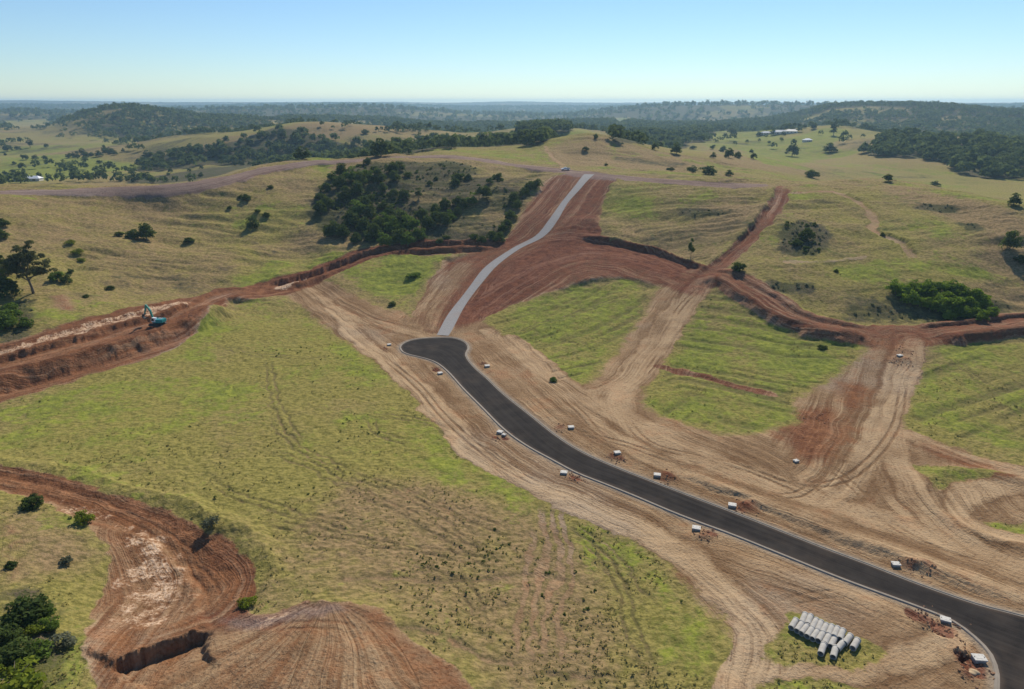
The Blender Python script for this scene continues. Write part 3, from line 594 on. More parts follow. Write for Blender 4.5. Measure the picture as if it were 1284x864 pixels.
grass = g.mix(g.mul(sf, .9), grass, scr)
# earth
u, v = stt[0], stt[1]
tw = stt[2]
def comb_(u, v, k):
    u = g.add(u, g.mul(g.noise(pos, .06, 2), 5.)); a = g.noise(g.comb(g.mul(u, .26), g.mul(v, .008), k), 1., 2, .5); b = g.noise(g.comb(g.mul(u, 1.3), g.mul(v, .014), k+4.), 1., 3, .6); c = g.noise(g.comb(g.mul(u, 4.), g.mul(v, .04), k+7.), 1., 2, .6)
    return g.add(g.mul(a, .38), g.add(g.mul(b, .42), g.mul(c, .2)))
sA = comb_(u, v, 0.); sB = comb_(st2_[0], st2_[1], 3.)
sM = g.add(g.mul(g.add(sA, -.5), g.mul(tw, 1.25)), g.mul(g.add(sB, -.5), g.mul(st2_[2], 1.25)))
amp = g.step(g.noise(pos, .045, 3, .6), .36, .60, .25, 1.15)
lane_a = g.attr('lane').outputs['Fac']
sM = g.add(.5, g.add(g.mul(sM, amp), g.add(g.mul(c12, .16), g.mul(lane_a, .11))))
sM = g.add(sM, g.mul(c05, .22))
st = g.step(sM, .34, .66)
tan = g.mix(g.step(n12, .35, .65), (.29, .182, .098), (.355, .238, .135))
tan = g.mix(g.step(nb, .5, .66), tan, (.36, .27, .19)); tan = g.mix(g.step(g.add(c12, g.mul(c3, .5)), .02, .22, 0., .55), tan, (.31, .155, .075)); tan = g.mix(g.mul(g.step(lane_a, 0., 1.), .55), tan, (.42, .29, .17))
tan = g.mix(st, g.mix(1., tan, (.56, .50, .46), 'MULTIPLY'), g.mix(1., tan, (1.22, 1.26, 1.28), 'MULTIPLY'))
redc = g.mix(g.step(n3, .3, .7), (.125, .048, .030), (.23, .092, .048))
redc = g.mix(g.mul(g.step(sM, .46, .62), .6), g.mix(1., redc, (.85, .82, .82), 'MULTIPLY'), (.32, .165, .105))
rf = g.step(g.add(red_a, g.add(g.mul(c3, .5), g.add(g.mul(c12, .5), g.mul(g.add(st, -.5), -.25)))), .2, .85)
cl = g.attr('clay').outputs['Fac']
redc = g.mix(g.mul(cl, .8), redc, g.mix(g.step(n3, .35, .68), (.17, .070, .030), g.mix(g.step(sM, .45, .6), (.27, .125, .055), (.38, .19, .09))))
earth = g.mix(rf, tan, redc); earth = g.mix(g.mul(g.step(cl, 0., -1.), .7), earth, g.mix(st, (.17, .118, .105), (.29, .222, .20)))
pf = g.step(g.add(pale_a, g.add(g.mul(c3, 1.6), g.mul(c05, .6))), .55, .95)
earth = g.mix(pf, earth, g.mix(g.step(n05, .38, .6), (.40, .24, .13), (.66, .47, .32)))
earth = g.mix(g.step(n05, .42, .3), earth, g.mix(1., earth, (.66, .60, .57), 'MULTIPLY'))
vc = g.mix(g.step(n3, .35, .65), (.24, .205, .165), (.36, .29, .21))
earth = g.mix(g.mul(ve, .65), earth, vc)
df = g.step(g.add(dirt_a, g.add(g.mul(c05, .7), g.add(g.mul(c3, .8), g.mul(c12, .4)))), .26, .74)
col = g.mix(df, grass, earth)
hgt = g.add(g.mul(n05, .5), g.add(g.mul(n3, .7), g.mul(g.mul(st, dirt_a), .35)))
g.bsdf(col, .98, .04, bump=hgt, bstr=.9, bdist=.55)
M_ground = g.m

# ------------------------------------------------------------------ mesh helpers
def link(name, me, mat, parent=None):
    o = bpy.data.objects.new(name, me); C.objects.link(o)
    if mat and not me.materials: me.materials.append(mat)
    if parent: o.parent = parent
    return o
def np_mesh(name, verts, faces, smooth=False):     # faces: M x k array
    me = bpy.data.meshes.new(name); nv = len(verts); nf, k = faces.shape
    me.vertices.add(nv); me.vertices.foreach_set('co', np.ascontiguousarray(verts, np.float32).ravel())
    me.loops.add(nf*k); me.loops.foreach_set('vertex_index', np.ascontiguousarray(faces, np.int32).ravel())
    me.polygons.add(nf); me.polygons.foreach_set('loop_start', np.arange(nf, dtype=np.int32)*k)
    me.polygons.foreach_set('use_smooth', np.full(nf, smooth)); me.update(calc_edges=True); return me
def tag(o, label=None, cat=None, group=None, kind=None):
    for k, v in (('label', label), ('category', cat), ('group', group), ('kind', kind)):
        if v: o[k] = v
    return o
def empty(name, loc, rz=0, **kw):
    o = bpy.data.objects.new(name, None); o.location = loc; o.rotation_euler = (0, 0, rz); o.empty_display_size = .5; C.objects.link(o); return tag(o, **kw)

ii = np.arange(ND*NA).reshape(ND, NA)
q = np.stack([ii[:-1, :-1], ii[:-1, 1:], ii[1:, 1:], ii[1:, :-1]], -1).reshape(-1, 4)
V = np.stack([X, Y, Zg], 1)
V = np.vstack([V, [[0, 0, Zg[:NA].mean()]]]); c0 = len(V)-1
gm = np_mesh('ground', V, q, True)
def set_attr(me, name, data, typ='FLOAT_VECTOR'):
    a = me.attributes.new(name, typ, 'POINT'); n = len(me.vertices)
    if typ == 'FLOAT': d = np.zeros(n, np.float32); d[:len(data)] = data; a.data.foreach_set('value', d)
    else: d = np.zeros((n, 3), np.float32); d[:len(data)] = data; a.data.foreach_set('vector', d.ravel())
set_attr(gm, 'cover', np.stack([dirt, red, pale], 1)); set_attr(gm, 'growth', np.stack([lush, brown, scrub], 1))
set_attr(gm, 'combing', np.stack([TU, TV, WA], 1)); set_attr(gm, 'combing2', np.stack([TU2, TV2, WB], 1)); set_attr(gm, 'rough', rough, 'FLOAT'); set_attr(gm, 'lane', lane, 'FLOAT'); set_attr(gm, 'verge', verge, 'FLOAT'); set_attr(gm, 'clay', clay, 'FLOAT')
ground = link('ground', gm, M_ground); tag(ground, 'rolling grassy hills with bare red and tan earthworks', None, kind='structure')

# ------------------------------------------------------------------ asphalt, kerb, gravel road
g = NT('asphalt'); p_ = g.pos(); n1 = g.noise(p_, .25, 4, .6); n2 = g.noise(p_, 6, 3); n4 = g.noise(p_, .07, 4, .65)
rl = g.sep(g.attr('roadline').outputs['Vector']); ln = g.noise(g.comb(g.mul(rl[0], 1.1), g.mul(rl[1], .012)), 1., 3, .6); l2 = g.noise(g.comb(g.mul(rl[0], 4.), g.mul(rl[1], .03), 5.), 1., 2)
c = g.mix(g.step(g.add(g.mul(n1, .4), g.add(g.mul(ln, .4), g.mul(l2, .2))), .38, .62), (.020, .017, .016), (.046, .039, .034))
dust = g.math('ADD', g.mul(g.step(n4, .50, .75), .32), g.mul(g.step(g.add(rl[2], g.mul(g.add(n1, -.5), 1.6)), 1.2, 0.), .45), clamp=True)
c = g.mix(dust, c, (.13, .095, .07)); c = g.mix(g.mul(g.step(n2, .35, .65), .25), c, (.055, .05, .046))
g.bsdf(c, 1., .05, bump=n2, bstr=.4, bdist=.02); M_asph = g.m
g = NT('kerb_concrete'); n = g.noise(g.pos(), .9, 4); g.bsdf(g.mix(n, (.20, .165, .13), (.36, .31, .25)), .9, .2); M_kerb = g.m
g = NT('gravel'); p_ = g.pos(); n = g.noise(p_, 1.2, 4, .7); n2 = g.noise(p_, .12, 3)
c = g.mix(n, (.21, .20, .195), (.36, .345, .33)); c = g.mix(g.mul(g.step(n2, .5, .75), .4), c, (.30, .22, .17))
g.bsdf(c, .95, .1, bump=n, bstr=.5, bdist=.1); M_grav = g.m
def z0(x, y): return sample(Z0, x, y)
def area_mesh(name, poly, step, lift, mat):
    lo = poly.min(0); hi = poly.max(0)
    gx, gy = np.meshgrid(np.arange(lo[0], hi[0], step), np.arange(lo[1], hi[1], step)); gx = gx.ravel(); gy = gy.ravel()
    _i, s = poly_sd(poly, step*1.01, xx=gx, yy=gy); keep = _i[s > step*.6]
    pts = [Vector(p) for p in poly]+[Vector((gx[k], gy[k])) for k in keep]
    n = len(poly); edges = [(i, (i+1) % n) for i in range(n)]
    vs, es, fs, *_ = delaunay_2d_cdt(pts, edges, [list(range(n))], 1, 1e-4)
    v = np.array([[a.x, a.y] for a in vs]); z = z0(v[:, 0], v[:, 1])+lift
    me = np_mesh(name, np.column_stack([v, z]), np.array([f[:3] for f in fs if len(f) == 3]), True)
    me.flip_normals() if me.polygons[0].normal.z < 0 else None
    return link(name, me, mat)
road = area_mesh('road', rp, 1.6, .02, M_asph); vv = np.empty(len(road.data.vertices)*3, np.float32); road.data.vertices.foreach_get('co', vv); vv = vv.reshape(-1, 3)
cl_ = spline(PL([(520,433),(560,440),(590,468),(645,523),(712,575),(790,605),(892,646),(1005,690),(1105,728),(1195,763),(1290,800),(1500,870)]), 3.)
def line_xy(pts, x, y):
    best = np.full(len(x), 1e9); sg_ = np.zeros(len(x)); al = np.zeros(len(x)); s0 = 0
    for a, b in zip(pts[:-1], pts[1:]):
        d = b-a; L = math.hypot(*d); rx = x-a[0]; ry = y-a[1]; t = np.clip((rx*d[0]+ry*d[1])/(L*L), 0, 1)
        dd = np.hypot(rx-t*d[0], ry-t*d[1]); u = dd < best; best[u] = dd[u]; sg_[u] = np.sign(d[0]*ry-d[1]*rx)[u]; al[u] = (s0+t*L)[u]; s0 += L
    return best*sg_, al, best
u_, v_, _ = line_xy(cl_, vv[:, 0], vv[:, 1]); _, _, ed = line_xy(np.vstack([rp, rp[:1]]), vv[:, 0], vv[:, 1])
set_attr(road.data, 'roadline', np.stack([u_, v_, ed], 1)); tag(road, 'new black asphalt road with a bulb shaped turning head', None, kind='structure')
def ribbon(name, pts, prof, mat, closed=False):     # prof: (offset across, height)
    pts = np.asarray(pts); t = np.gradient(pts, axis=0) if not closed else (np.roll(pts, -1, 0)-np.roll(pts, 1, 0))
    t /= np.linalg.norm(t, axis=1)[:, None]+1e-9; n = np.stack([-t[:, 1], t[:, 0]], 1); z = z0(pts[:, 0], pts[:, 1]); k = len(prof)
    v = np.concatenate([np.column_stack([pts+n*o, z+h]) for o, h in prof]); m = len(pts); f = []
    for a in range(k-1):
        i = np.arange(m if closed else m-1); j = (i+1) % m
        f.append(np.stack([a*m+i, a*m+j, (a+1)*m+j, (a+1)*m+i], 1))
    me = np_mesh(name, v, np.concatenate(f), False); me.update(); return link(name, me, mat)
area = .5*np.sum(rp[:, 0]*np.roll(rp[:, 1], -1)-np.roll(rp[:, 0], -1)*rp[:, 1]); sg = -1 if area > 0 else 1
kerb = ribbon('kerb', rp, [(sg*-.25, .03), (sg*.02, .05), (sg*.05, .14), (sg*.32, .14), (sg*.5, -.1)], M_kerb, True); tag(kerb, 'pale concrete kerb edging the asphalt', None, kind='structure')
grav = ribbon('gravel_road', pp, [(0, 0)], M_grav) if False else None
v = np.concatenate([np.column_stack([left, z0(left[:, 0], left[:, 1])+.0]), np.column_stack([pp, z0(pp[:, 0], pp[:, 1])+.05]), np.column_stack([right, z0(right[:, 0], right[:, 1])+.0])])
i = np.arange(Lp-1); f = np.concatenate([np.stack([i, i+Lp, i+1+Lp, i+1], 1), np.stack([i+Lp, i+2*Lp, i+1+2*Lp, i+1+Lp], 1)])
grav = link('gravel_road', np_mesh('gravel_road', v, f, True), M_grav); tag(grav, 'pale grey access road climbing to the ridge', None, kind='structure')

# ------------------------------------------------------------------ foliage
def leaf_mat(name, c1, c2, trans=.35):
    g = NT(name); oi = g.n('ShaderNodeObjectInfo').outputs['Random']; n = g.noise(g.obj(), .55, 3, .6); pr = g.n('ShaderNodeNewGeometry').outputs['Random Per Island']
    f = g.math('ADD', g.mul(n, .7), g.add(g.mul(pr, .35), g.mul(oi, .25)), clamp=True)
    c = g.mix(g.step(f, .3, .95), c1, c2)
    d = g.n('ShaderNodeBsdfDiffuse'); g._in(d.inputs[0], c); t = g.n('ShaderNodeBsdfTranslucent'); g._in(t.inputs[0], g.mix(.5, c, (c2[0]*1.4, c2[1]*1.4, c2[2]*.7)))
    m = g.n('ShaderNodeMixShader'); m.inputs[0].default_value = trans; g.t.links.new(d.outputs[0], m.inputs[1]); g.t.links.new(t.outputs[0], m.inputs[2])
    g.t.links.new(m.outputs[0], g.out.inputs[0]); return g.m
M_dark = leaf_mat('foliage_dark', (.042, .066, .020), (.11, .145, .040))
M_mid = leaf_mat('foliage_green', (.055, .10, .020), (.14, .20, .038))
M_gum = leaf_mat('foliage_gum', (.060, .070, .030), (.14, .145, .065))
M_yel = leaf_mat('foliage_yellow_green', (.09, .13, .02), (.22, .25, .03))
M_grey = leaf_mat('foliage_grey', (.085, .095, .06), (.17, .18, .12))
M_grove = leaf_mat('foliage_bright', (.070, .125, .018), (.19, .27, .035), .4)
M_bushy = leaf_mat('weed_leaves', (.05, .075, .02), (.10, .135, .035))
M_far = leaf_mat('foliage_far', (.040, .066, .030), (.12, .15, .06), .35)
M_bark = simple('bark', (.16, .13, .10), .9, .1, var=.25, scale=2)
M_deadwood = simple('dead_wood', (.34, .31, .27), .9, .1)

def leaf_cloud(centers, radii, per, size, seed, up=.3):
    r = np.random.default_rng(seed); vs = []
    cen = np.repeat(centers, per, 0); rad = np.repeat(radii, per, 0)
    d = r.normal(size=(len(cen), 3)); d /= np.linalg.norm(d, axis=1)[:, None]; d[:, 2] = np.where(d[:, 2] < -.35, -d[:, 2], d[:, 2])
    rr = r.uniform(.55, 1.08, (len(cen), 1))
    c = cen+d*rad*rr
    nrm_ = d*.8+r.normal(size=d.shape)*.55; nrm_[:, 2] += up; nrm_ /= np.linalg.norm(nrm_, axis=1)[:, None]
    a = np.cross(nrm_, r.normal(size=d.shape)); a /= np.linalg.norm(a, axis=1)[:, None]+1e-9; b = np.cross(nrm_, a)
    s = size*r.uniform(.5, 1.25, (len(cen), 1))
    q4 = np.stack([c-a*s*.6, c-b*s*.45+nrm_*s*.12, c+a*s*.6, c+b*s*.5-nrm_*s*.1], 1)
    return q4.reshape(-1, 3), np.arange(len(c)*4).reshape(-1, 4)
def crown_mesh(name, w_, h_, base, lobes, per, size, seed, drop=.0):
    r = np.random.default_rng(seed); cs = []; rs = []
    for k in range(lobes):
        a = r.uniform(0, 6.283); q_ = math.sqrt((k+.5)/lobes); rad = q_*w_*.36; t = r.uniform(0, 1)
        z = base+h_*(.10+.72*t*(1-.55*q_**2)); lr = w_*r.uniform(.15, .24)
        cs.append((rad*math.cos(a), rad*math.sin(a), z)); rs.append((lr, lr, lr*r.uniform(.6, .85)))
    v, f = leaf_cloud(np.array(cs), np.array(rs), per, size, seed+1)
    return np_mesh(name, v, f)
def tube_bm(bm, pts, rad, seg=7):
    rings = []
    for i, (p, r_) in enumerate(zip(pts, rad)):
        p = Vector(p); d = (Vector(pts[min(i+1, len(pts)-1)])-Vector(pts[max(i-1, 0)])).normalized()
        a = d.cross(Vector((0.3, 1, .2))).normalized(); b = d.cross(a)
        rings.append([bm.verts.new(p+(a*math.cos(k*6.283/seg)+b*math.sin(k*6.283/seg))*r_) for k in range(seg)])
    for A_, B_ in zip(rings[:-1], rings[1:]):
        for k in range(seg): bm.faces.new((A_[k], A_[(k+1) % seg], B_[(k+1) % seg], B_[k]))
    bm.faces.new(rings[-1]); bm.faces.new(rings[0][::-1])
def bm_mesh(name, bm, smooth=True):
    bmesh.ops.recalc_face_normals(bm, faces=bm.faces[:])
    me = bpy.data.meshes.new(name); bm.to_mesh(me); bm.free()
    if smooth:
        for p in me.polygons: p.use_smooth = True
    return me
def trunk_mesh(name, h, top, r0, spread, n, seed, lean=.1):
    r = random.Random(seed); bm = bmesh.new(); x, y = r.uniform(-lean, lean)*h, r.uniform(-lean, lean)*h
    tube_bm(bm, [(0, 0, -.4), (x*.1, y*.1, h*.3), (x*.5, y*.5, h*.7), (x, y, h)], [r0*1.25, r0, r0*.85, r0*.7])
    for k in range(n):
        a = k*6.283/n+r.uniform(-.4, .4); s = spread*r.uniform(.6, 1); zt = top*r.uniform(.75, 1)
        tube_bm(bm, [(x*.8, y*.8, h*r.uniform(.75, .95)), (x+s*.45*math.cos(a), y+s*.45*math.sin(a), h+(zt-h)*.5), (x+s*math.cos(a), y+s*math.sin(a), zt)], [r0*.5, r0*.33, r0*.12], 5)
    return bm_mesh(name, bm)
KIND = {}
def kind(key, mat, w_, h_, base, lobes, per, size, nvar, r0=.18):
    out = []
    for k in range(nvar):
        sd_ = (sum(map(ord, key))*31+k*7) % 99991
        cm = crown_mesh('crown', w_, h_-base, base, lobes, per, size, sd_); cm.materials.append(mat)
        tm = trunk_mesh('trunk', max(.5, base+.25*(h_-base)), h_*.8, r0, w_*.3, 4, sd_); tm.materials.append(M_bark)
        out.append((cm, tm))
    KIND[key] = (out, h_)
kind('bush', M_dark, 5, 4.2, .0, 22, 65, .42, 4, .12)
kind('green', M_mid, 5, 4.4, .0, 22, 65, .42, 4, .12)
kind('yellow', M_yel, 4, 3.4, .1, 16, 70, .32, 2, .10)
kind('grey', M_grey, 3, 2.2, .1, 10, 50, .30, 2, .06)
kind('gully', M_dark, 7, 7.5, .3, 30, 60, .55, 5, .18)
kind('gullygreen', M_mid, 6.5, 7, .2, 30, 60, .52, 4, .16)
kind('grove', M_grove, 6.5, 6.5, .1, 30, 65, .5, 4, .14)
kind('tall', M_dark, 5, 9, 2.0, 20, 55, .5, 3, .16)
kind('far', M_far, 9, 9, .4, 24, 34, 1.0, 6, .25)
kind('farpine', M_far, 8, 17, 1.5, 24, 34, 1.2, 2, .3)
_used = {}
def plant(name, key, x, y, h=None, label=None, cat='tree', group=None, var=None, wide=1.0, sink=.15):
    ms, hk = KIND[key]; cm, tm = ms[random.randrange(len(ms)) if var is None else var % len(ms)]
    s = (h/hk) if h else random.uniform(.8, 1.2)
    e = bpy.data.objects.new(name, None); e.empty_display_size = .5; C.objects.link(e)
    e.location = (x, y, gz(x, y)-sink); e.rotation_euler = (0, 0, random.uniform(0, 6.28)); e.scale = (s*wide, s*wide, s)
    tag(e, label, cat, group)
    for nm, me in (('crown', cm), ('trunk', tm)):
        o = bpy.data.objects.new(nm, me); C.objects.link(o); o.parent = e
    return e
def plant_px(name, key, px, py, *a, **k):
    x, y = P(px, py, ZG); return plant(name, key, x, y, *a, **k)

# the big gum tree on the left slope: its own trunk, limbs and broken crown
gx, gy = P(42, 368, ZG); gt = empty('gum_tree', (gx, gy, gz(gx, gy)-.2), label='tall gum tree with bare leaning trunk and broad olive crown on the left slope', cat='tree')
r = random.Random(3); bm = bmesh.new()
tube_bm(bm, [(0, 0, -.5), (-.1, 0, 2.5), (-.7, 0, 5.5), (-1.6, 0, 8)], [.55, .42, .36, .28], 9)
lim = [(-.7, 0, 5.2, 5.5, 1, 11), (-1.6, 0, 8, -6.0, .5, 12.5), (-1.2, 0, 7, 3.2, -2, 15), (-1.6, 0, 8, -2.5, 2, 16.5), (-1.4, 0, 7.5, -4.5, -2.5, 11), (-.9, 0, 6, 5.2, 2.5, 8.6), (-1.6, 0, 8, .8, 1, 17.5), (-.5, 0, 5, -7, 0, 9.5)]
cs = []; rs = []
for a0, b0, z_0, a1, b1, z1 in lim:
    mx, my, mz = (a0+a1)/2, (b0+b1)/2, (z_0+z1)/2-.4
    tube_bm(bm, [(a0, b0, z_0), (mx, my, mz), (a1, b1, z1)], [.24, .16, .06], 6)
    for k in range(9):
        t = r.uniform(.5, 1.12); cs.append((a0+(a1-a0)*t+r.uniform(-1.6, 1.6), b0+(b1-b0)*t+r.uniform(-1.8, 1.8), z_0+(z1-z_0)*t+r.uniform(-.8, 1.1))); rr = r.uniform(.9, 1.7); rs.append((rr, rr, rr*.7))
link('trunk', bm_mesh('trunk', bm), M_bark, gt)
for k in range(62):
    a = r.uniform(0, 6.283); e_ = math.sqrt(r.uniform(.05, 1)); zz = r.uniform(-1, 1); q_ = e_*math.sqrt(1-zz*zz*.8); cs.append((.1+7.3*q_*math.cos(a), 6.*q_*math.sin(a), 11.4+4.6*zz)); rr = r.uniform(.9, 1.6); rs.append((rr, rr, rr*.7))
v, f = leaf_cloud(np.array(cs), np.array(rs), 105, .5, 77); link('crown', np_mesh('crown', v, f), M_gum, gt)

LONE = [
 ('shrub','bush',1,346,9,.9,'dark tree at the left edge behind the big gum'),('shrub','bush',4,372,9,1.1,'dark shrub under the big gum at the left edge'),
 ('shrub','green',14,398,6,1.2,'mid green shrub lower down the slope beside the left edge'),('shrub','green',3,412,7,1.2,'broad green shrub just above the cut at the left edge'),('shrub','green',32,410,4,1.2,'low green shrub right of the broad one above the cut'),
 ('shrub','green',72,352,4.5,1.2,'green shrub right of the gum trunk'),('shrub','bush',84,354,3.5,1.1,'small dark shrub beside the green one right of the gum'),
 ('shrub','yellow',88,306,2.5,1.6,'upper low shrub of the green strip on the left hillside'),('shrub','yellow',97,318,2.8,1.5,'middle low shrub of the green strip on the left hillside'),('shrub','yellow',103,328,2.5,1.4,'lowest shrub of the green strip on the left hillside'),
 ('shrub','bush',5,283,4,1.2,'dark bush on the left edge high above the gum'),('shrub','bush',3,299,5,1.1,'larger dark bush on the left edge above the gum'),
 ('shrub','bush',89,342,2,1.2,'tiny bush up slope from the small dark shrub'),('shrub','bush',138,363,2,1.6,'flat low bush on the grassy slope above the excavator'),('shrub','bush',108,373,1.5,1.5,'tiny low bush above the red haul track'),
 ('tree','gully',184,301,9,1.15,'round bushy tree alone on the left hillside'),('shrub','bush',167,299,5,1.2,'dark shrub touching the left of the lone hillside tree'),('shrub','bush',150,296,3,1.3,'small bush a little left of the lone hillside tree'),
 ('tree','gully',317,287,7.5,.95,'dark tree right of the hillside terraces'),('shrub','bush',334,272,3,1.3,'small bush up right of the dark tree by the terraces'),('shrub','bush',310,251,4,1.3,'dark bush high on the hillside below the haul road'),
 ('shrub','bush',339,236,2.5,1.2,'small bush just below the rising haul road'),('shrub','bush',237,304,3,1.5,'small low bush mid hillside between two trees'),('shrub','bush',288,262,2,1.3,'tiny bush in the middle of the upper hillside'),
 ('shrub','bush',302,249,2.5,1.3,'small bush left of the dark bush on the upper hillside'),('shrub','bush',323,266,2.2,1.4,'flat bush left above the dark tree by the terraces'),
 ('tree','tall',866,324,9.5,.62,'slim tree with bare lower stem beside the red bank'),('shrub','bush',926,340,5,1.0,'round dark bush between the two red tracks'),
 ('tree','bush',1011,301,6,1.0,'dark bush rising from the grey scrub patch'),('shrub','bush',1000,307,3,1.6,'low bush left in the grey scrub patch'),('tree','gully',1266,312,9,.9,'dark tree at the right edge on the hillside'),('shrub','bush',1280,330,4,1.2,'bush at the right edge below the dark tree'),
 ('shrub','bush',1107,296,2,1.1,'tiny bush beside the winding grass trail'),
 ('shrub','bush',42,634,3.0,1.25,'round dark green bush beside the bottom left haul track'),('shrub','yellow',106,655,3.0,1.1,'yellow green shrub on the edge of the clay pit'),('shrub','grey',267,659,2.3,1.2,'grey green shrub on the crest of the curved berm'),
 ('shrub','yellow',310,760,2.0,1.4,'low yellow green weeds where berm meets the mound'),('shrub','grey',83,704,1.6,1.3,'small grey bush on the bottom left slope'),('shrub','bush',15,711,1.5,1.3,'tiny dark bush on the bottom left slope'),
 ('shrub','bush',35,775,3.8,1.5,'dark olive bush with dead branches bottom left'),('shrub','yellow',20,864,4.6,1.7,'bright yellow green round bush in the bottom left corner'),('shrub','green',62,790,2.6,1.2,'green bush behind the dark one bottom left'),
 ('shrub','bush',20,828,3.4,1.4,'dark bush just above the bright corner bush'),('shrub','green',48,822,2.8,1.3,'mid green bush right of the bright corner bush'),('shrub','yellow',47,792,2.2,1.4,'yellowish bush in the middle of the bottom left thicket'),
 ('shrub','grey',75,812,2.2,1.4,'greyish bush on the right of the bottom left thicket'),('shrub','bush',8,805,3,1.3,'dark bush at the left edge of the bottom left thicket'),('shrub','green',60,770,2,1.2,'small green bush at the top of the bottom left thicket'),
 ('shrub','green',694,478,1.6,1.5,'small green bush at the tip of the middle meadow'),('shrub','bush',492,383,2,1.5,'dark round bush in the small upper meadow'),('shrub','green',520,347,2.2,3.2,'low spreading bramble in the small upper meadow'),
 ('shrub','bush',1031,437,1.6,1.8,'dark low patch of bush in the right meadow'),
 ('shrub','far',350,198,5,1.3,'left bush of three above the haul road'),('shrub','far',362,197.5,5,1.3,'middle bush of three above the haul road'),('shrub','far',375,197,6.5,1.1,'right bush of three above the haul road'),
 ('shrub','far',151,228,7,1.3,'dark shrub beyond the haul road on the left'),('shrub','far',173,227,7,1.0,'paler shrub beyond the haul road right of the dark one'),
 ('tree','gully',1018,223,8,1.7,'wide dark tree behind the end of the right track'),('shrub','far',1113,227.5,5,1.1,'small dark tree on the right hill crest'),
 ('tree','far',993,196,18,1.0,'dark rounded tree in the green valley'),('tree','farpine',1045,170,30,.9,'very tall dark tree standing on the green hill'),('tree','far',1040,191,13,1.5,'wide dark tree at the foot of the green hill'),
 ('tree','far',1016,222,4,1.2,'small bush at the foot of the wide dark tree'),('shrub','far',888,219,7,1.7,'wide dark shrub on the golden hill'),('shrub','far',868,217,6,1.4,'smaller shrub left of the wide one on the golden hill'),
 ('shrub','far',914,220,4,1.5,'low shrub right of the wide one on the golden hill'),('tree','far',906,191,10,1.0,'dark tree on the brown saddle'),('tree','far',914,198,10,.9,'second dark tree lower on the brown saddle'),
 ('tree','far',942,192,6,1.0,'small tree at the right end of the brown saddle'),('tree','far',848,193,10,1.0,'dark tree behind the golden hill crest'),('tree','far',869,187,6,1.8,'low wide tree on the crest of the brown saddle'),
 ('tree','far',893,187,6,1.2,'small tree on the crest of the brown saddle'),('shrub','far',841,214,3,2.2,'flat dark shrub in the middle of the golden hill'),('shrub','far',734,189,4,1.5,'small shrub pair near the top of the golden hill'),
 ('tree','far',747,174,5,.9,'tiny tree on the top of the golden hill'),('tree','far',760,208,2.5,1.2,'tiny bush low on the golden hill'),('tree','far',28,212,10,1.0,'round tree in the left valley meadow'),
 ('tree','farpine',38,185,22,1.2,'dark tree clump on the far left valley slope'),('tree','far',10,190,14,1.2,'dark tree at the left edge of the far valley slope'),('shrub','far',1271,257,6,1.0,'small round tree in the right valley meadow'),
 ('tree','far',1172,233,5,2.0,'low dark shrub below the right wooded spur'),('tree','far',374,181,18,1.0,'spreading tree alone on the brown spur crest'),('tree','far',458,168,8,1.5,'bush high on the brown spur'),
 ('shrub','far',18,206,5,1.4,'small tree beside the round one in the left valley meadow'),('shrub','far',125,205,6,1.4,'small tree above the hedge of the left valley'),('tree','bush',1048,341,1.5,1.3,'tiny bush at the left of the mown green strip'),
]
for nm, key, px, py, h, wd, lab in LONE:
    plant_px(nm, key, px, py, h, lab, 'tree' if nm == 'tree' else 'bush', wide=wd)
# dead branches in the dark olive bush
# gully trees
GUL = [(430,222,'gully',9),(424,236,'gully',8),(440,228,'gullygreen',9),(452,232,'gully',9),(463,228,'gullygreen',9),(475,230,'gully',9),(432,250,'gully',8),(412,262,'gully',8),(404,268,'gully',7),(446,243,'gully',8),
 (490,218,'gully',8),(497,227,'gully',7),(503,214,'gully',6),(461,206,'gully',5),(510,222,'bush',4),(505,250,'gully',7),(495,248,'gully',6),(524,250,'tall',8),(450,270,'gullygreen',9),(440,285,'gully',9),(455,290,'gully',8),
 (422,295,'gully',8),(412,297,'gully',7),(430,298,'gully',7),(446,304,'gully',6),(470,300,'gully',10),(480,286,'gullygreen',9),(492,292,'gullygreen',9),(503,284,'gully',10),(515,290,'gullygreen',10),(500,305,'gully',9),
 (484,309,'gullygreen',8),(512,308,'gullygreen',9),(525,300,'gullygreen',8),(536,286,'gully',7),(530,276,'gully',7),(545,280,'gully',8),(556,283,'gully',8),(565,276,'gullygreen',7),(560,262,'gully',7),(572,258,'gully',7),
 (582,262,'gully',7),(592,257,'gullygreen',7),(600,250,'tall',8),(608,248,'gully',7),(548,268,'gully',6),(574,270,'gully',6),(577,227,'bush',6),(588,226,'bush',5),(572,232,'bush',5),(622,228,'bush',6),(615,230,'bush',4),
 (645,254,'gully',7),(652,250,'tall',7),(648,262,'gully',6),(658,245,'gully',5),(665,238,'bush',5),(672,234,'bush',5),(636,285,'bush',5),(640,275,'bush',5),(632,290,'bush',4),(625,304,'gully',7),(618,300,'bush',5),(604,304,'bush',4),
 (595,300,'bush',4),(560,300,'bush',3),(550,305,'bush',3.5),(466,250,'bush',4),(480,262,'bush',4.5),(538,232,'bush',3),(546,226,'bush',3),(400,250,'bush',5),(408,240,'bush',5),(418,226,'gullygreen',6),(470,215,'bush',5),(480,240,'gully',6),(465,275,'gully',8),(457,260,'gully',7),(490,272,'gully',8),(475,290,'gully',8)]
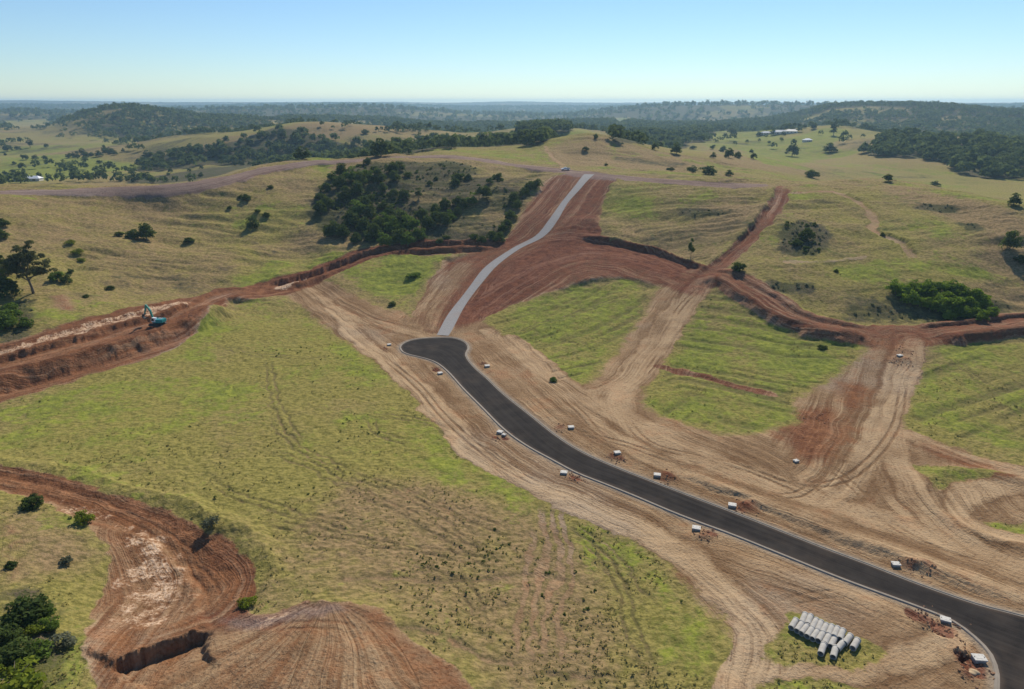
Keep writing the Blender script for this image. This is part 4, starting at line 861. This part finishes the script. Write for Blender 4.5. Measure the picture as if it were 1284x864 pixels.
for px, py, key, h in GUL:
    side = ('left upper' if py < 245 else 'left') if px < 445 else (('upper' if py < 245 else ('middle' if py < 275 else 'lower')) if px < 540 else ('right upper' if py < 245 else 'right'))
    look = 'brighter green tree' if key == 'gullygreen' else ('slim tall tree' if key == 'tall' else ('low dark bush' if key == 'bush' else 'dense dark tree'))
    plant_px('shrub' if key == 'bush' else 'tree', key, px+random.uniform(-2, 2), py, h*random.uniform(.9, 1.15), f'{look} in the {side} part of the wooded gully below the ridge', 'bush' if key == 'bush' else 'tree', group=f'{look}s of the {side} gully', wide=1.1)
# grove above the right track
for px, py, h in [(1122,368,6),(1132,372,6),(1145,366,7),(1156,372,7),(1165,364,7),(1178,368,7.5),(1190,366,7),(1200,374,7),(1212,378,7),(1225,384,7),(1236,390,6),(1243,396,5),(1150,384,7),(1165,388,7),(1180,390,7.5),(1195,394,7.5),(1208,398,7),(1222,398,6),(1232,402,5),(1172,378,7.5),(1205,386,7),(1140,380,6),(1186,380,7),(1190,402,5),(1216,390,6)]:
    plant_px('shrub', 'grove', px, py, h*random.uniform(.75, 1.1), 'rounded bright green shrub in the dense grove above the right track', 'bush', group='shrubs of the green grove', wide=1.05)

# trees of the wooded spurs, one by one
def inside(poly, x, y):
    ins = False; n = len(poly)
    for i in range(n):
        a, b = poly[i], poly[(i+1) % n]
        if (a[1] > y) != (b[1] > y) and x < (b[0]-a[0])*(y-a[1])/(b[1]-a[1])+a[0]: ins = not ins
    return ins
def wood(px_poly, n, label, group, hmin, hmax, seed):
    r = random.Random(seed); xs = [a for a, _ in px_poly]; ys = [b for _, b in px_poly]; k = 0; t = 0; done = []
    while k < n and t < n*60:
        t += 1; px = r.uniform(min(xs), min(1330, max(xs))); py = r.uniform(min(ys), max(ys))
        if not inside(px_poly, px, py): continue
        x, y = P(px, py, ZG, dmin=480)
        if math.hypot(x, y) > 1700 or any((x-a)**2+(y-b)**2 < 40 for a, b in done): continue
        done.append((x, y)); k += 1
        plant('tree', 'far', x, y, r.uniform(hmin, hmax), label, 'tree', group=group, wide=r.uniform(.9, 1.3))
    return done
nw = wood(woods['spur'], 66, 'dark rounded tree in the wooded band beyond the ridge road', 'trees of the wooded band', 8, 14, 1)
wood(woods['right'], 58, 'dark rounded tree on the wooded spur at the right', 'trees of the right wooded spur', 8, 15, 2)
wood(woods['knoll'], 16, 'dark tree crowning the knoll left of the golden hill', 'trees on the knoll', 8, 13, 3)
wood(woods['lowspur'], 18, 'low bushy tree on the slope just behind the left haul road', 'trees on the low slope', 4, 8, 5)
wood([(68,197),(90,196),(110,194),(145,188),(155,190),(148,194),(105,199),(70,200)], 14, 'dark tree in the hedge row across the left valley', 'hedge row trees', 7, 10, 6)

wood([(0,182),(60,180),(150,186),(180,196),(120,205),(60,206),(0,215)], 12, 'small tree dotted in the meadows of the far left valley', 'trees dotted in the left valley', 5, 11, 7)
wood([(800,186),(900,182),(960,196),(1050,200),(1000,206),(880,200)], 8, 'small tree dotted over the brown saddle right of the golden hill', 'trees dotted on the brown saddle', 4, 7, 8)
wood([(0,218),(60,216),(70,226),(0,230)], 8, 'grey bush around the long white roofed farm building', 'bushes round the farm building', 4, 8, 9)
wood([(900,162),(1040,160),(1000,170),(900,172)], 9, 'dark garden tree among the houses near the green hill', 'garden trees by the houses', 8, 14, 10)
# far off wood: one mass
def mass(name, xs, ys, hs, per, mat, seed, leaf=.32):
    r = np.random.default_rng(seed); z = sample(ZG, xs, ys); n = len(xs)
    wd = hs*r.uniform(.8, 1.3, n)
    cs = np.column_stack([xs, ys, z+hs*.5]); rs = np.column_stack([wd*.5, wd*.5, hs*.5])
    v, f = leaf_cloud(cs, rs, per, 1.0, seed); q4 = v.reshape(-1, 4, 3); c = q4.mean(1, keepdims=True)
    sc = np.repeat(hs*leaf, per)[:, None, None]; q4 = c+(q4-c)*sc
    me = np_mesh(name, q4.reshape(-1, 3), f); return link(name, me, mat)
def scatter(n, d0, d1, seed, dens):
    r = np.random.default_rng(seed); a = r.uniform(-R(46), R(46), n); d = np.sqrt(r.uniform(d0*d0, d1*d1, n)); x = d*np.sin(a); y = d*np.cos(a)
    i = np.clip(np.searchsorted(DQ, d), 0, ND-1); j = np.clip(np.searchsorted(AZ, a), 0, NA-1)
    k = r.uniform(0, 1, n) < dens[i*NA+j]; return x[k], y[k]
belt = np.maximum(sst(.13, .03, np.abs(fbm(X, Y, 260, 3, 99)))*sst(-.25, .1, fbm(X, Y, 420, 2, 100))*.7, sst(.18, .4, fbm(X, Y, 180, 3, 101))*.6)+.001
for k in ('spur',): pass
belt *= np.where((DD < 1150) & (X > 150) & (X < 560), .12, 1)
x, y = scatter(24000, 800, 2300, 15, belt)
o = mass('tree_belts', x, y, rng.uniform(4, 12, len(x)), 40, M_far, 18); tag(o, 'broken belts of trees along the far gullies', 'tree belts', kind='stuff')
x, y = scatter(34000, 1500, 3300, 5, farwood)
o = mass('far_woodland', x, y, rng.uniform(8, 17, len(x)), 26, M_far, 8); tag(o, 'hazy woodland covering the far valleys', 'woodland', kind='stuff')
x, y = scatter(17000, 3300, 8000, 6, np.clip(farwood, .15, 1))
o = mass('horizon_forest', x, y, rng.uniform(14, 26, len(x)), 12, M_far, 9, .5); tag(o, 'blue forest along the horizon', 'forest', kind='stuff')
xs = []; ys = []
for k in ('spur', 'right', 'valley', 'knoll'):
    pl = WP[k]; lo, hi = pl.min(0), pl.max(0); n = 0
    for _ in range(9000):
        x, y = random.uniform(lo[0], hi[0]), random.uniform(lo[1], hi[1])
        if inside([tuple(a) for a in pl], x, y): xs.append(x); ys.append(y); n += 1
        if n > 520: break
o = mass('wooded_slopes', np.array(xs), np.array(ys), rng.uniform(6, 13, len(xs)), 60, M_far, 10); tag(o, 'undergrowth filling the wooded slopes', 'undergrowth', kind='stuff')

# weeds and grass tufts of the near fields
dg = dirt.reshape(ND, NA); lg = lush.reshape(ND, NA); sgd = scrub.reshape(ND, NA); fl = flat.reshape(ND, NA)
def tufts(name, n, d0, d1, dens, size, per, mat, seed, label):
    r = np.random.default_rng(seed); a = r.uniform(-R(47), R(47), n); d = np.exp(r.uniform(math.log(d0), math.log(d1), n)); x = d*np.sin(a); y = d*np.cos(a)
    k = r.uniform(0, 1, n) < dens(x, y)*(sample(dg, x, y) < .3); x = x[k]; y = y[k]; z = sample(ZG, x, y); m = len(x)
    s = size*r.uniform(.5, 1.6, m)
    v, f = leaf_cloud(np.column_stack([x, y, z+s*.2]), np.column_stack([s*.6, s*.6, s*.5]), per, 1., seed, up=.6)
    q4 = v.reshape(-1, 4, 3); c = q4.mean(1, keepdims=True); q4 = c+(q4-c)*np.repeat(s*.7, per)[:, None, None]
    o = link(name, np_mesh(name, q4.reshape(-1, 3), f), mat); tag(o, label, 'plants', kind='stuff')
tufts('weeds', 24000, 75, 330, lambda x, y: sst(.22, .55, fbm(x, y, 20, 3, 81)-.02)*.3*(x*x+y*y < 230**2)+.004, .36, 9, M_bushy, 21, 'dark green weeds dotted over the fields')
tufts('grass_tufts', 45000, 72, 420, lambda x, y: sst(-.2, .5, fbm(x, y, 9, 3, 82))*.8, .33, 4, leaf_mat('dry_grass', (.19, .175, .06), (.33, .28, .12)), 22, 'dry grass tufts over the fields')
tufts('hill_scrub', 16000, 250, 520, lambda x, y: np.clip(sample(sgd, x, y)-.55, 0, 1)*2, .75, 12, M_grey, 23, 'grey scrub on the hillsides')

tufts('gully_undergrowth', 60000, 300, 480, lambda x, y: sst(.62, .8, sample(sgd, x, y))*sst(.0, .3, fbm(x, y, 12, 3, 84))*(.12+.88*sst(-45, -85, x))*.55, 1.1, 16, M_dark, 24, 'dark undergrowth between the trees of the gully')
# ------------------------------------------------------------------ hard objects
def box(bm, c, s, rot=None, bevel=0):
    m = Matrix.Translation(c) @ (rot or Matrix.Identity(4)) @ Matrix.Diagonal((*s, 1))
    r_ = bmesh.ops.create_cube(bm, size=1, matrix=m)
    if bevel:
        es = list({e for v in r_['verts'] for e in v.link_edges}); bmesh.ops.bevel(bm, geom=es, offset=bevel, segments=2, affect='EDGES')
def cyl(bm, c, r_, L, axis='Y', seg=20):
    rot = {'X': Matrix.Rotation(math.pi/2, 4, 'Y'), 'Y': Matrix.Rotation(math.pi/2, 4, 'X'), 'Z': Matrix.Identity(4)}[axis]
    bmesh.ops.create_cone(bm, cap_ends=True, segments=seg, radius1=r_, radius2=r_, depth=L, matrix=Matrix.Translation(c) @ rot)
def prism(bm, pts, y0, y1):                  # outline in x,z extruded along y
    a = [bm.verts.new((x, y0, z)) for x, z in pts]; b = [bm.verts.new((x, y1, z)) for x, z in pts]; n = len(pts)
    bm.faces.new(a); bm.faces.new(b[::-1])
    for i in range(n): bm.faces.new((a[i], b[i], b[(i+1) % n], a[(i+1) % n]))
def part(name, fn, mat, parent, smooth=False):
    bm = bmesh.new(); fn(bm); return link(name, bm_mesh(name, bm, smooth), mat, parent)
M_conc = simple('pipe_concrete', (.46, .43, .38), .9, .2, var=.3, scale=1.5); M_concw = simple('pale_concrete', (.60, .57, .51), .85, .2, var=.28, scale=2.2)
M_concb = simple('old_concrete', (.30, .29, .27), .9, .2, var=.2); M_steel = simple('dark_steel', (.03, .03, .03), .5, .4); M_teal = simple('teal_paint', (.015, .24, .25), .4, .5, var=.25)
M_tealb = simple('worn_green_paint', (.05, .26, .20), .5, .4, var=.3); M_glass = simple('dark_glass', (.02, .03, .035), .08, .8); M_white = simple('white_paint', (.78, .79, .80), .35, .5, var=.05)
M_rubber = simple('rubber', (.02, .02, .02), .8, .2); M_grayp = simple('grey_paint', (.35, .36, .37), .5, .4); M_rim = simple('rim_metal', (.4, .4, .41), .3, .5, .8); M_lamp = simple('lamp_lens', (.7, .68, .6), .2, .6)

# concrete pipes: each hollow with a socket end
def pipe_mesh():
    bm = bmesh.new(); seg = 28; prof = [(.40, -1.2), (.49, -1.2), (.49, .98), (.545, 1.04), (.545, 1.22), (.45, 1.22), (.45, 1.05), (.40, 1.02)]
    rings = [[bm.verts.new((r_*math.cos(k*2*math.pi/seg), y_, r_*math.sin(k*2*math.pi/seg))) for k in range(seg)] for r_, y_ in prof]
    for i in range(len(rings)):
        a, b = rings[i], rings[(i+1) % len(rings)]
        for k in range(seg): bm.faces.new((a[k], a[(k+1) % seg], b[(k+1) % seg], b[k]))
    return bm_mesh('concrete_pipe', bm, False)
pm = pipe_mesh(); pm.materials.append(M_conc)
def zp(a): return 980+a[0]/10.7, 760+a[1]/10.7
back_row = [((285,120),(245,200)),((355,140),(320,230)),((435,180),(385,270)),((500,200),(455,315)),((565,250),(520,335)),((640,265),(600,365)),((710,305),(675,385)),((785,330),(745,430)),((880,395),(820,475))]
front_row = [((165,175),(100,280)),((245,215),(180,315)),((310,260),(240,345)),((375,300),(320,380)),((450,325),(385,420)),((520,355),(465,445)),((600,385),(550,480)),((680,410),(625,520)),((785,480),(725,555))]
extra = [((690,550),(655,670),'leaning concrete pipe nearest the camera, end on to the close end of the near row'),((530,510),(495,610),'lone concrete pipe lying in front of the near row'),((980,445),(920,550),'bluish concrete pipe lying apart at the right end')]
ords = ['first','second','third','fourth','fifth','sixth','seventh','eighth','ninth']
pl = [(a, b, f'{ords[i]} concrete pipe from the left in the far row of the stack') for i, (a, b) in enumerate(back_row)]
pl += [(a, b, f'{ords[i]} concrete pipe from the left in the near row of the stack') for i, (a, b) in enumerate(front_row)]+extra
for a, b, lab in pl:
    (x1, y1), (x2, y2) = P(*zp(a), ZG), P(*zp(b), ZG); mx, my = (x1+x2)/2, (y1+y2)/2-.75
    ang = math.atan2(x1-x2, y1-y2)
    o = bpy.data.objects.new('concrete_pipe', pm); C.objects.link(o); o.location = (mx, my, gz(mx, my)+.50); o.rotation_euler = (0, random.uniform(0, 3), -ang)
    o.rotation_euler = Matrix.Rotation(-ang, 4, 'Z').to_euler(); tag(o, lab, 'pipe', 'concrete pipes stacked on the grass island')

# pits beside the road: concrete chamber, lid, two lifting lugs
def pit(px, py, s, rz, lab):
    x, y = P(px, py, ZG); e = empty('drainage_pit', (x, y, gz(x, y)-.3*s), rz, label=lab, cat='concrete pit', group='concrete pits along the road')
    part('chamber', lambda bm: box(bm, (0, 0, .33*s), (1.25*s, .95*s, .66*s), bevel=.03), M_concb, e)
    part('lid', lambda bm: (box(bm, (0, 0, .73*s), (1.42*s, 1.12*s, .13*s), bevel=.03), box(bm, (0, 0, .80*s), (.8*s, .55*s, .03))), M_concw, e)
    for k in (-1, 1): part('lifting_lug', lambda bm: box(bm, (k*.55*s, 0, .82*s), (.10, .25, .06), bevel=.02), M_steel, e)
PITS = [(1128,447,1.15,.2,'pale pit lid in red soil at the top of the earth fan'),(998,579,.9,.4,'small grey pit lid alone in the bare ground above the road'),(488,433,1.0,.3,'low concrete pit left of the turning head'),(552,469,1.1,.5,'concrete pit beside the dark hole below the turning head'),(611,460,1.15,.2,'concrete pit on the right verge just below the turning head'),
 (627,543,1.1,-.5,'concrete pit on the left verge beside the dark hole'),(632,546,.8,-.5,'smaller concrete pit touching the one by the dark hole'),(716,537,1.1,.1,'concrete pit on the right verge with red spoil on its left'),(707,594,1.1,-.2,'concrete pit on the left verge with red spoil on its right'),
 (774,569,1.1,.2,'concrete pit on the right verge with spoil heaped in front'),(824,597,1.1,-.2,'concrete pit on the right verge with red spoil to its right'),(873,664,1.15,-.3,'concrete pit on the left verge half way to the pipe stack'),
 (918,635,1.15,-.3,'concrete pit on the right verge beside a bright red heap'),(1123,709,1.05,-.1,'concrete pit alone on the right verge near the right edge'),(1185,779,1.1,-.45,'concrete pit near the corner kerb behind the red trench'),(1227,828,1.3,-.1,'largest concrete pit above the black hole at the road corner')]
for p_ in PITS: pit(*p_)
x, y = P(1221, 844, ZG); bm = bmesh.new(); bmesh.ops.create_icosphere(bm, subdivisions=3, radius=.6)
for v_ in bm.verts: v_.co += v_.co.normalized()*.12*math.sin(v_.co.x*7+v_.co.y*5); v_.co.z *= .55; v_.co.x *= 1.4
o = link('boulder', bm_mesh('boulder', bm), simple('sandstone', (.5, .37, .22), .9)); o.location = (x, y, gz(x, y)+.1); tag(o, 'tan sandstone boulder in front of the black hole at the road corner', 'rock')

# broken soil and stones lying round the pits
r = random.Random(12); bm = bmesh.new()
for px, py, rad, h in SPOIL+HOLES:
    q = P(px, py, ZG)
    for k in range(int(9*rad)):
        a = r.uniform(0, 6.283); d = rad*r.uniform(.5, 1.7); x, y = q[0]+d*math.cos(a), q[1]+d*math.sin(a); sz = r.uniform(.06, .24)
        res = bmesh.ops.create_icosphere(bm, subdivisions=1, radius=sz, matrix=Matrix.Translation((x, y, gz(x, y)+sz*.3)))
        for v_ in res['verts']: v_.co += Vector((r.uniform(-1, 1), r.uniform(-1, 1), r.uniform(-1, .6)))*sz*.35
o = link('rubble', bm_mesh('rubble', bm, False), simple('rubble_soil', (.33, .19, .11), .95, .05, var=.35, scale=.7)); tag(o, 'clods and stones scattered round the roadside pits', None, kind='stuff')
# excavator
x, y = P(198, 408, ZG); ex = empty('excavator', (x, y, gz(x, y)-.1), R(172), label='teal tracked excavator digging on the left haul track', cat='excavator')
def track(sy):
    def f(bm):
        pts = [(-2.0, .1), (2.0, .1), (2.35, .3), (2.45, .55), (2.3, .85), (1.95, 1.0), (-1.95, 1.0), (-2.3, .85), (-2.45, .55), (-2.35, .3)]; prism(bm, pts, sy-.33, sy+.33)
        for k in range(17): box(bm, (-2.1+k*.26, sy, 1.02), (.12, .68, .05)); box(bm, (-2.1+k*.26, sy, .08), (.12, .68, .05))
        for k in (-1.9, -.95, 0, .95, 1.9): cyl(bm, (k, sy, .55), .30, .72)
    return f
for sy in (-1.15, 1.15): part('track', track(sy), M_steel, ex)
part('undercarriage', lambda bm: (box(bm, (0, 0, .75), (1.6, 1.8, .4), bevel=.05), cyl(bm, (0, 0, 1.08), .75, .3, 'Z')), M_steel, ex)
hs = part('house', lambda bm: (box(bm, (-.7, 0, 1.55), (3.3, 2.7, .35), bevel=.05), box(bm, (-1.3, 0, 2.1), (2.2, 2.7, .85), bevel=.12), box(bm, (.35, -.9, 2.05), (1.2, .9, .75), bevel=.08)), M_teal, ex)
part('exhaust', lambda bm: cyl(bm, (-1.3, -.7, 2.75), .08, .5, 'Z'), M_steel, hs); part('engine_cover', lambda bm: box(bm, (-1.2, -.3, 2.58), (1.3, 1.1, .12), bevel=.03), M_grayp, hs)
part('counterweight', lambda bm: box(bm, (-2.45, 0, 1.95), (.5, 2.7, 1.15), bevel=.15), M_teal, ex)
cb = part('cab', lambda bm: prism(bm, [(-.35, 1.7), (1.15, 1.7), (1.25, 2.3), (.95, 3.1), (-.35, 3.1)], .35, 1.33), M_white, ex)
part('window', lambda bm: prism(bm, [(.18, 2.0), (1.1, 2.0), (1.18, 2.3), (.9, 2.98), (.18, 2.98)], 1.335, 1.36), M_glass, cb); part('window', lambda bm: prism(bm, [(1.16, 1.9), (1.22, 1.9), (1.29, 2.32), (1.01, 3.02), (.96, 3.0), (1.22, 2.3)], .45, 1.23), M_glass, cb)
boom = [(.9, 1.7), (1.3, 1.65), (2.6, 5.0), (4.4, 7.1), (4.35, 7.5), (3.9, 7.5), (2.0, 5.6)]
fx = lambda p: [(.9+(x_-.9)*.66, z_*.97) for x_, z_ in p]
bo = part('boom', lambda bm: prism(bm, fx(boom), -.25, .25), M_tealb, ex); part('ram', lambda bm: tube_bm(bm, [(1.45, 0, 1.7), (2.2, 0, 4.4)], [.12, .09]), M_rim, bo)
part('stick', lambda bm: prism(bm, fx([(3.9, 7.0), (4.5, 7.6), (4.8, 7.2), (6.0, 4.0), (5.7, 3.8)]), -.2, .2), M_tealb, ex)
part('bucket', lambda bm: (prism(bm, [(x_-1.6, z_*.97) for x_, z_ in [(5.5, 4.2), (6.3, 4.1), (6.6, 3.3), (6.1, 2.5), (5.3, 2.4), (5.0, 2.9), (5.15, 2.95), (5.4, 2.65), (6.0, 2.7), (6.3, 3.3), (6.1, 3.85), (5.5, 3.9)]], -.6, .6), *[box(bm, (3.4, k*.25, 2.77), (.2, .1, .25)) for k in (-2, -1, 0, 1, 2)]), M_steel, ex)
ex.scale = (1.0, 1.0, 1.0)

# ute on the ridge road
x, y = P(709, 213.5, ZG); ut = empty('parked_ute', (x, y, gz(x, y)+.02), R(184), label='white utility truck parked on the ridge beside the access road', cat='utility truck')
part('body', lambda bm: prism(bm, [(-2.6, .5), (2.5, .5), (2.55, .95), (2.3, 1.12), (1.2, 1.2), (.65, 1.75), (-.75, 1.78), (-.9, 1.15), (-2.6, 1.15)], -.88, .88), M_white, ut)
part('tray', lambda bm: (box(bm, (-1.75, 0, 1.2), (1.75, 1.85, .1)), box(bm, (-1.75, .92, 1.35), (1.75, .05, .35)), box(bm, (-1.75, -.92, 1.35), (1.75, .05, .35)), box(bm, (-.9, 0, 1.55), (.06, 1.8, .6))), M_grayp, ut)
part('windscreen', lambda bm: prism(bm, [(1.13, 1.27), (.68, 1.72), (.72, 1.76), (1.19, 1.27)], -.78, .78), M_glass, ut)
for sy in (-1, 1): part('side_window', lambda bm: prism(bm, [(.95, 1.25), (.6, 1.68), (-.65, 1.7), (-.7, 1.25)], *sorted((sy*.87, sy*.90))), M_glass, ut)
for wx in (-1.6, 1.6):
    for sy in (-.82, .82):
        wh = part('wheel', lambda bm: cyl(bm, (wx, sy, .38), .38, .26, 'Y'), M_rubber, ut); part('rim', lambda bm: cyl(bm, (wx, sy+math.copysign(.02, sy), .38), .2, .26, 'Y'), M_rim, wh)
for sy in (-.62, .62): part('headlight', lambda bm: box(bm, (2.53, sy, .88), (.08, .35, .16), bevel=.02), M_lamp, ut)

# far houses
M_wall = simple('render_wall', (.62, .58, .50), .8); M_roofs = [simple('white_roof', (.72, .73, .74), .5), simple('grey_roof', (.33, .36, .40), .5), simple('slate_roof', (.18, .20, .23), .5)]
def house(px, py, L, W, h, rz, ri, lab, name='farm_house', cat='house'):
    x, y = P(px, py, ZG, dmin=480); e = empty(name, (x, y, gz(x, y)-.5), rz, label=lab, cat=cat)
    wl = part('wall', lambda bm: box(bm, (0, 0, h/2), (L, W, h)), M_wall, e)
    def rf(bm):
        v = [bm.verts.new(c) for c in [(-L/2-.6, -W/2-.6, h), (L/2+.6, -W/2-.6, h), (L/2+.6, W/2+.6, h), (-L/2-.6, W/2+.6, h), (-L/2+W*.35, 0, h+W*.28), (L/2-W*.35, 0, h+W*.28)]]
        for f_ in ((0, 1, 5, 4), (2, 3, 4, 5), (1, 2, 5), (3, 0, 4), (3, 2, 1, 0)): bm.faces.new([v[i] for i in f_])
    part('roof', rf, M_roofs[ri], e)
    for k in (-.3, 0, .3): part('window', lambda bm: box(bm, (k*L, -W/2-.02, h*.55), (L*.12, .08, h*.4)), M_glass, e)
    part('door', lambda bm: box(bm, (.15*L, -W/2-.02, h*.38), (1.0, .09, h*.74)), M_grayp, e)
house(36, 227, 26, 9, 3.5, .1, 0, 'long white roofed farm building behind the left haul road', 'farm_shed', 'farm building')
house(818, 158, 22, 10, 4, .2, 1, 'grey roofed house among trees left of the valley wood'); house(832, 154, 22, 10, 4, -.2, 1, 'pale roofed house behind the valley trees')
house(979, 168, 30, 12, 4, .1, 1, 'larger grey roofed house at the foot of the green hill'); house(992, 167, 20, 11, 4, -.3, 2, 'dark roofed house right of the larger grey one')
house(1012, 178, 12, 8, 3.5, .4, 0, 'small white roofed house alone on the green slope'); house(1088, 160, 18, 9, 4, .0, 2, 'dark roofed house beside trees right of the tall tree')
house(960, 169, 18, 9, 4, .3, 1, 'pale roofed house left of the larger grey one')

# ------------------------------------------------------------------ haze
hm = NT('air'); pv = hm.n('ShaderNodeVolumePrincipled'); pv.inputs['Color'].default_value = (.50, .78, 1, 1); pv.inputs['Density'].default_value = 0.95e-4; pv.inputs['Anisotropy'].default_value = .3
hm.t.links.new(pv.outputs[0], hm.out.inputs['Volume'])
zt = max(float(Zg.max())+14, H+22); zb = float(Zg.min())-1
bm = bmesh.new(); box(bm, (0, 0, (zt+zb)/2), (26000, 26000, zt-zb)); hz = link('haze', bm_mesh('haze', bm, False), hm.m); tag(hz, 'thin blue haze over the valleys', None, kind='stuff')
print('verts', NV, 'zmax', Zg.max(), 'zmin', Zg.min(), 'objects', len(bpy.data.objects))
